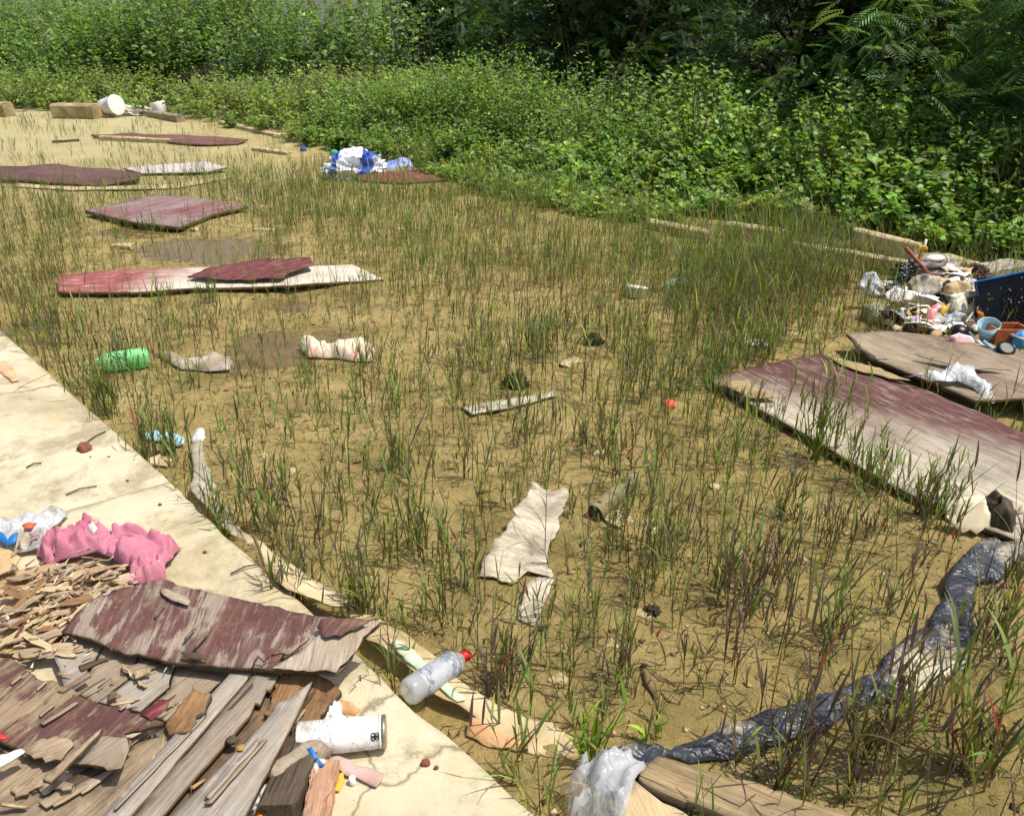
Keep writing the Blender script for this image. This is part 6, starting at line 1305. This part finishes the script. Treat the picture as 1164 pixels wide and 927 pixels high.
def grass():
    rng = np.random.RandomState(21); acc = Acc(); mx = 480.0
    A = 16 * 16.0; x, y = pick(int(A * mx), -11, 5, 1.0, 17, rng, mx)
    px, py = PX(x, y); n = len(x)
    tall = np.exp(-(((px - 885) / 120) ** 2 + ((py - 330) / 70) ** 2)); low = np.exp(-(((px - 950) / 260) ** 2 + ((py - 720) / 200) ** 2))
    h = rng.gamma(9, .026, n) * (1 + .55 * tall) * (.85 + .2 * low); h = h * np.where(y < 4.6, 1.12, 1); h = np.clip(h, .07, .55) * np.where(py < 200, .8, 1)
    nst = np.clip(rng.poisson(.9 + .8 * tall + .9 * low, n) + 1, 1, 9); nst = np.where(y > 9, np.minimum(nst, 3), nst)
    purple = np.clip(.27 + .28 * low + .25 * fbm(x * 1.3, y * 1.3, 0, 2, 71) + .1 * (py > 330), 0, .9); wid = rng.uniform(.0030, .0056, n) * np.where(y > 7, 1.25, 1) * np.where(y < 4.6, 1.45, 1)
    f = y > 7
    P = np.c_[x, y, gz(x, y)]
    tuft_fill(acc, P[~f], rng, h[~f], nst[~f], purple[~f], wid[~f]); tuft_fill(acc, P[f], rng, h[f], nst[f], purple[f], wid[f], nlf=3, K=3)
    tag(add('grass', acc.mesh('grass'), GRASSM), 'sparse upright green and purple grass growing out of the mud', 'grass', kind='stuff')
    print('grass tufts', n)
    # seedlings, stubble and dead bits, coloured dark to add small shadows as well
    acc = Acc(); x = rng.uniform(-5, 4, 30000); y = rng.uniform(1, 8, 30000); k = on_mud(x, y) & (rng.rand(30000) < .2 + .8 * np.clip(dens(x, y) / 40, 0, 1)); x, y = x[k], y[k]; n = len(x); P = np.c_[x, y, gz(x, y) + .001]
    px, py = PX(x, y)
    c = np.where(rng.rand(n)[:, None] < .5, np.array([.05, .036, .026]), np.array([.06, .062, .026])) * rng.uniform(.6, 1.5, (n, 1))
    for r in range(2):
        V, F, C, _ = ribbons(P, rng.uniform(0, 6.28, n), rng.uniform(.5, 1.5, n), rng.uniform(-.3, .5, n), rng.uniform(.010, .06, n), rng.uniform(.0015, .0038, n), c, c, 2, .2, .8); acc.put(V, F, C)
    tag(add('stubble', acc.mesh('stubble'), GRASSM), 'short seedlings and dead stalks on the mud, darkened to stand for small shadows too', 'stubble', kind='stuff')
grass()
# tufts that stand out, each a plant of its own
def clump(px, py, h, n, label, purple=.3, wid=.007, spread=.3, seed=0, z=0, rad=.03, nlf=4, col=None, name='grass_clump', bright=False):
    rng = np.random.RandomState(seed + 900); w = W(px, py); g = float(gz(w.x, w.y)) + z; acc = Acc(); k = max(3, n // 4)
    P = np.c_[rng.normal(0, rad, (k, 2)), np.zeros(k)]
    tuft_fill(acc, P, rng, np.full(k, h), np.full(k, n // k + 1), np.full(k, purple), np.full(k, wid), spread, nlf, 5)
    if bright:
        for C in acc.C: C[:, :3] = C[:, :3] * np.array([1.25, 1.5, .8])
    me = acc.mesh(name); return tag(add(name, me, GRASSM, None, Matrix.Translation((w.x, w.y, g))), label, 'grass', 'tall grass clumps that stand out')
for i, a in enumerate([
 (934, 521, .42, 30, 'tall grass clump at the near edge of the large bleached board, its left half', .2, .008, .22),
 (998, 560, .26, 30, 'low bushy grass clump at the near edge of the large bleached board, middle', .3, .007, .45),
 (895, 590, .22, 12, 'purple-green grass clump below the large bleached board', .5, .007, .4),
 (1052, 590, .26, 26, 'grass clump left of the cream curled card', .4, .007, .4),
 (800, 440, .30, 22, 'dense dark grass clump at the left corner of the large bleached board', .3, .007, .4),
 (985, 880, .42, 22, 'tall purple grass clump standing in front of the black plastic strip, bottom right', .75, .008, .38),
 (1110, 890, .40, 16, 'broad-bladed green and purple grass clump in the bottom right corner', .45, .011, .4),
 (905, 900, .30, 14, 'purple grass clump over the bottom plank', .75, .008, .4),
 (1060, 830, .30, 10, 'grass clump just below the bend of the black plastic strip', .5, .008, .4),
 (575, 790, .24, 16, 'purple arching grass clump right of the red-capped bottle', .7, .008, .45),
 (690, 780, .22, 12, 'reddish grass clump above the bare mud, lower centre', .6, .006, .3),
 (345, 690, .24, 16, 'purple-bladed grass clump at the slab edge above the red plywood', .6, .008, .4),
 (425, 715, .28, 16, 'green grass clump right of the red plywood tip', .35, .008, .35),
 (255, 612, .22, 12, 'broad-bladed grass clump beside the grey fabric strip', .3, .008, .4),
 (300, 600, .24, 12, 'grass clump right of the grey fabric strip', .35, .007, .35),
 (120, 470, .26, 26, 'dense grass clump at the slab edge below the green bottle', .3, .007, .35),
 (190, 520, .24, 16, 'purple grass clump over the pale blue shred by the slab', .5, .007, .4),
 (240, 345, .22, 10, 'grass clump in front of the long red and white board', .3, .006, .3),
 (760, 640, .26, 10, 'thin grass clump right of the torn white fragment', .4, .006, .3),
 (470, 640, .28, 14, 'tall grass clump above the bottle, left of centre', .3, .007, .25),
 (1130, 740, .26, 12, 'green grass clump right of the bend of the black plastic strip', .3, .009, .35),
 (850, 700, .26, 14, 'purple grass clump left of the black plastic strip', .6, .007, .4),
 (950, 720, .26, 14, 'green grass clump above the black plastic strip', .4, .008, .4)]):
    clump(a[0], a[1], a[2], a[3], a[4], a[5], a[6], a[7], seed=i)
clump(666, 872, .16, 9, 'single bright green grass sprout left of the clear bag', .0, .010, .3, seed=60, rad=.008, nlf=3, bright=True)
clump(740, 842, .05, 4, 'tiny bright green sprout above the black plastic strip', .0, .012, .3, seed=61, rad=.004, nlf=2, bright=True)
clump(440, 168, .9, 60, 'tall fountain of long grass at the foot of the weeds, upper centre', .05, .014, .35, seed=62, rad=.12, nlf=3)
for i, (px, py, h, n) in enumerate([(560, 215, .45, 40), (620, 232, .4, 40), (470, 200, .5, 40)]):
    clump(px, py, h, n, ['thick grass at the weed edge, centre', 'thick grass at the weed edge just right of centre', 'thick grass behind the sunk reddish board'][i], .1, .009, .4, seed=70 + i, rad=.2)

def grit():
    """pebbles, clay crumbs and bits of leaf strewn on the mud: far too many to count"""
    rng = np.random.RandomState(3); n = 9000; x = rng.uniform(-5, 4, n); y = 1 + 8 * rng.rand(n) ** 1.3; k = on_mud(x, y); x, y = x[k], y[k]; n = len(x)
    s = rng.gamma(1.5, .0022, n) + .002; a = rng.uniform(0, 6.28, n); el = rng.uniform(1, 2.2, n); ca, sa = np.cos(a), np.sin(a); P = np.c_[x, y, gz(x, y) + s * .15]
    o = np.array([[1, 0, 0], [0, 1, 0], [-1, 0, 0], [0, -1, 0], [0.1, 0.1, .55], [0, 0, -.4]]); V = np.zeros((n, 6, 3))
    jit = rng.uniform(.6, 1.25, (n, 6))
    for i in range(6):
        u, v = o[i, 0] * s * el * jit[:, i], o[i, 1] * s * jit[:, i]; V[:, i] = P + np.c_[u * ca - v * sa, u * sa + v * ca, o[i, 2] * s * jit[:, i]]
    F = np.array([[0, 1, 4], [1, 2, 4], [2, 3, 4], [3, 0, 4], [1, 0, 5], [2, 1, 5], [3, 2, 5], [0, 3, 5]])[None] + (np.arange(n) * 6)[:, None, None]
    pal = np.array([S(206, 186, 140), S(170, 142, 92), S(104, 84, 54), S(66, 54, 38), S(190, 160, 112), S(150, 118, 84)])[:, :3]
    c = pal[rng.randint(0, 6, n)] * rng.uniform(.7, 1.0, (n, 1)); C = np.c_[np.repeat(c, 6, 0), np.ones(n * 6)]
    tag(add('grit', mesh_np('grit', V.reshape(-1, 3), F.reshape(-1, 3), False, C), bpy.data.materials['crumb_wood']), 'pebbles and crumbs of clay strewn over the mud', 'grit', kind='stuff')
grit()
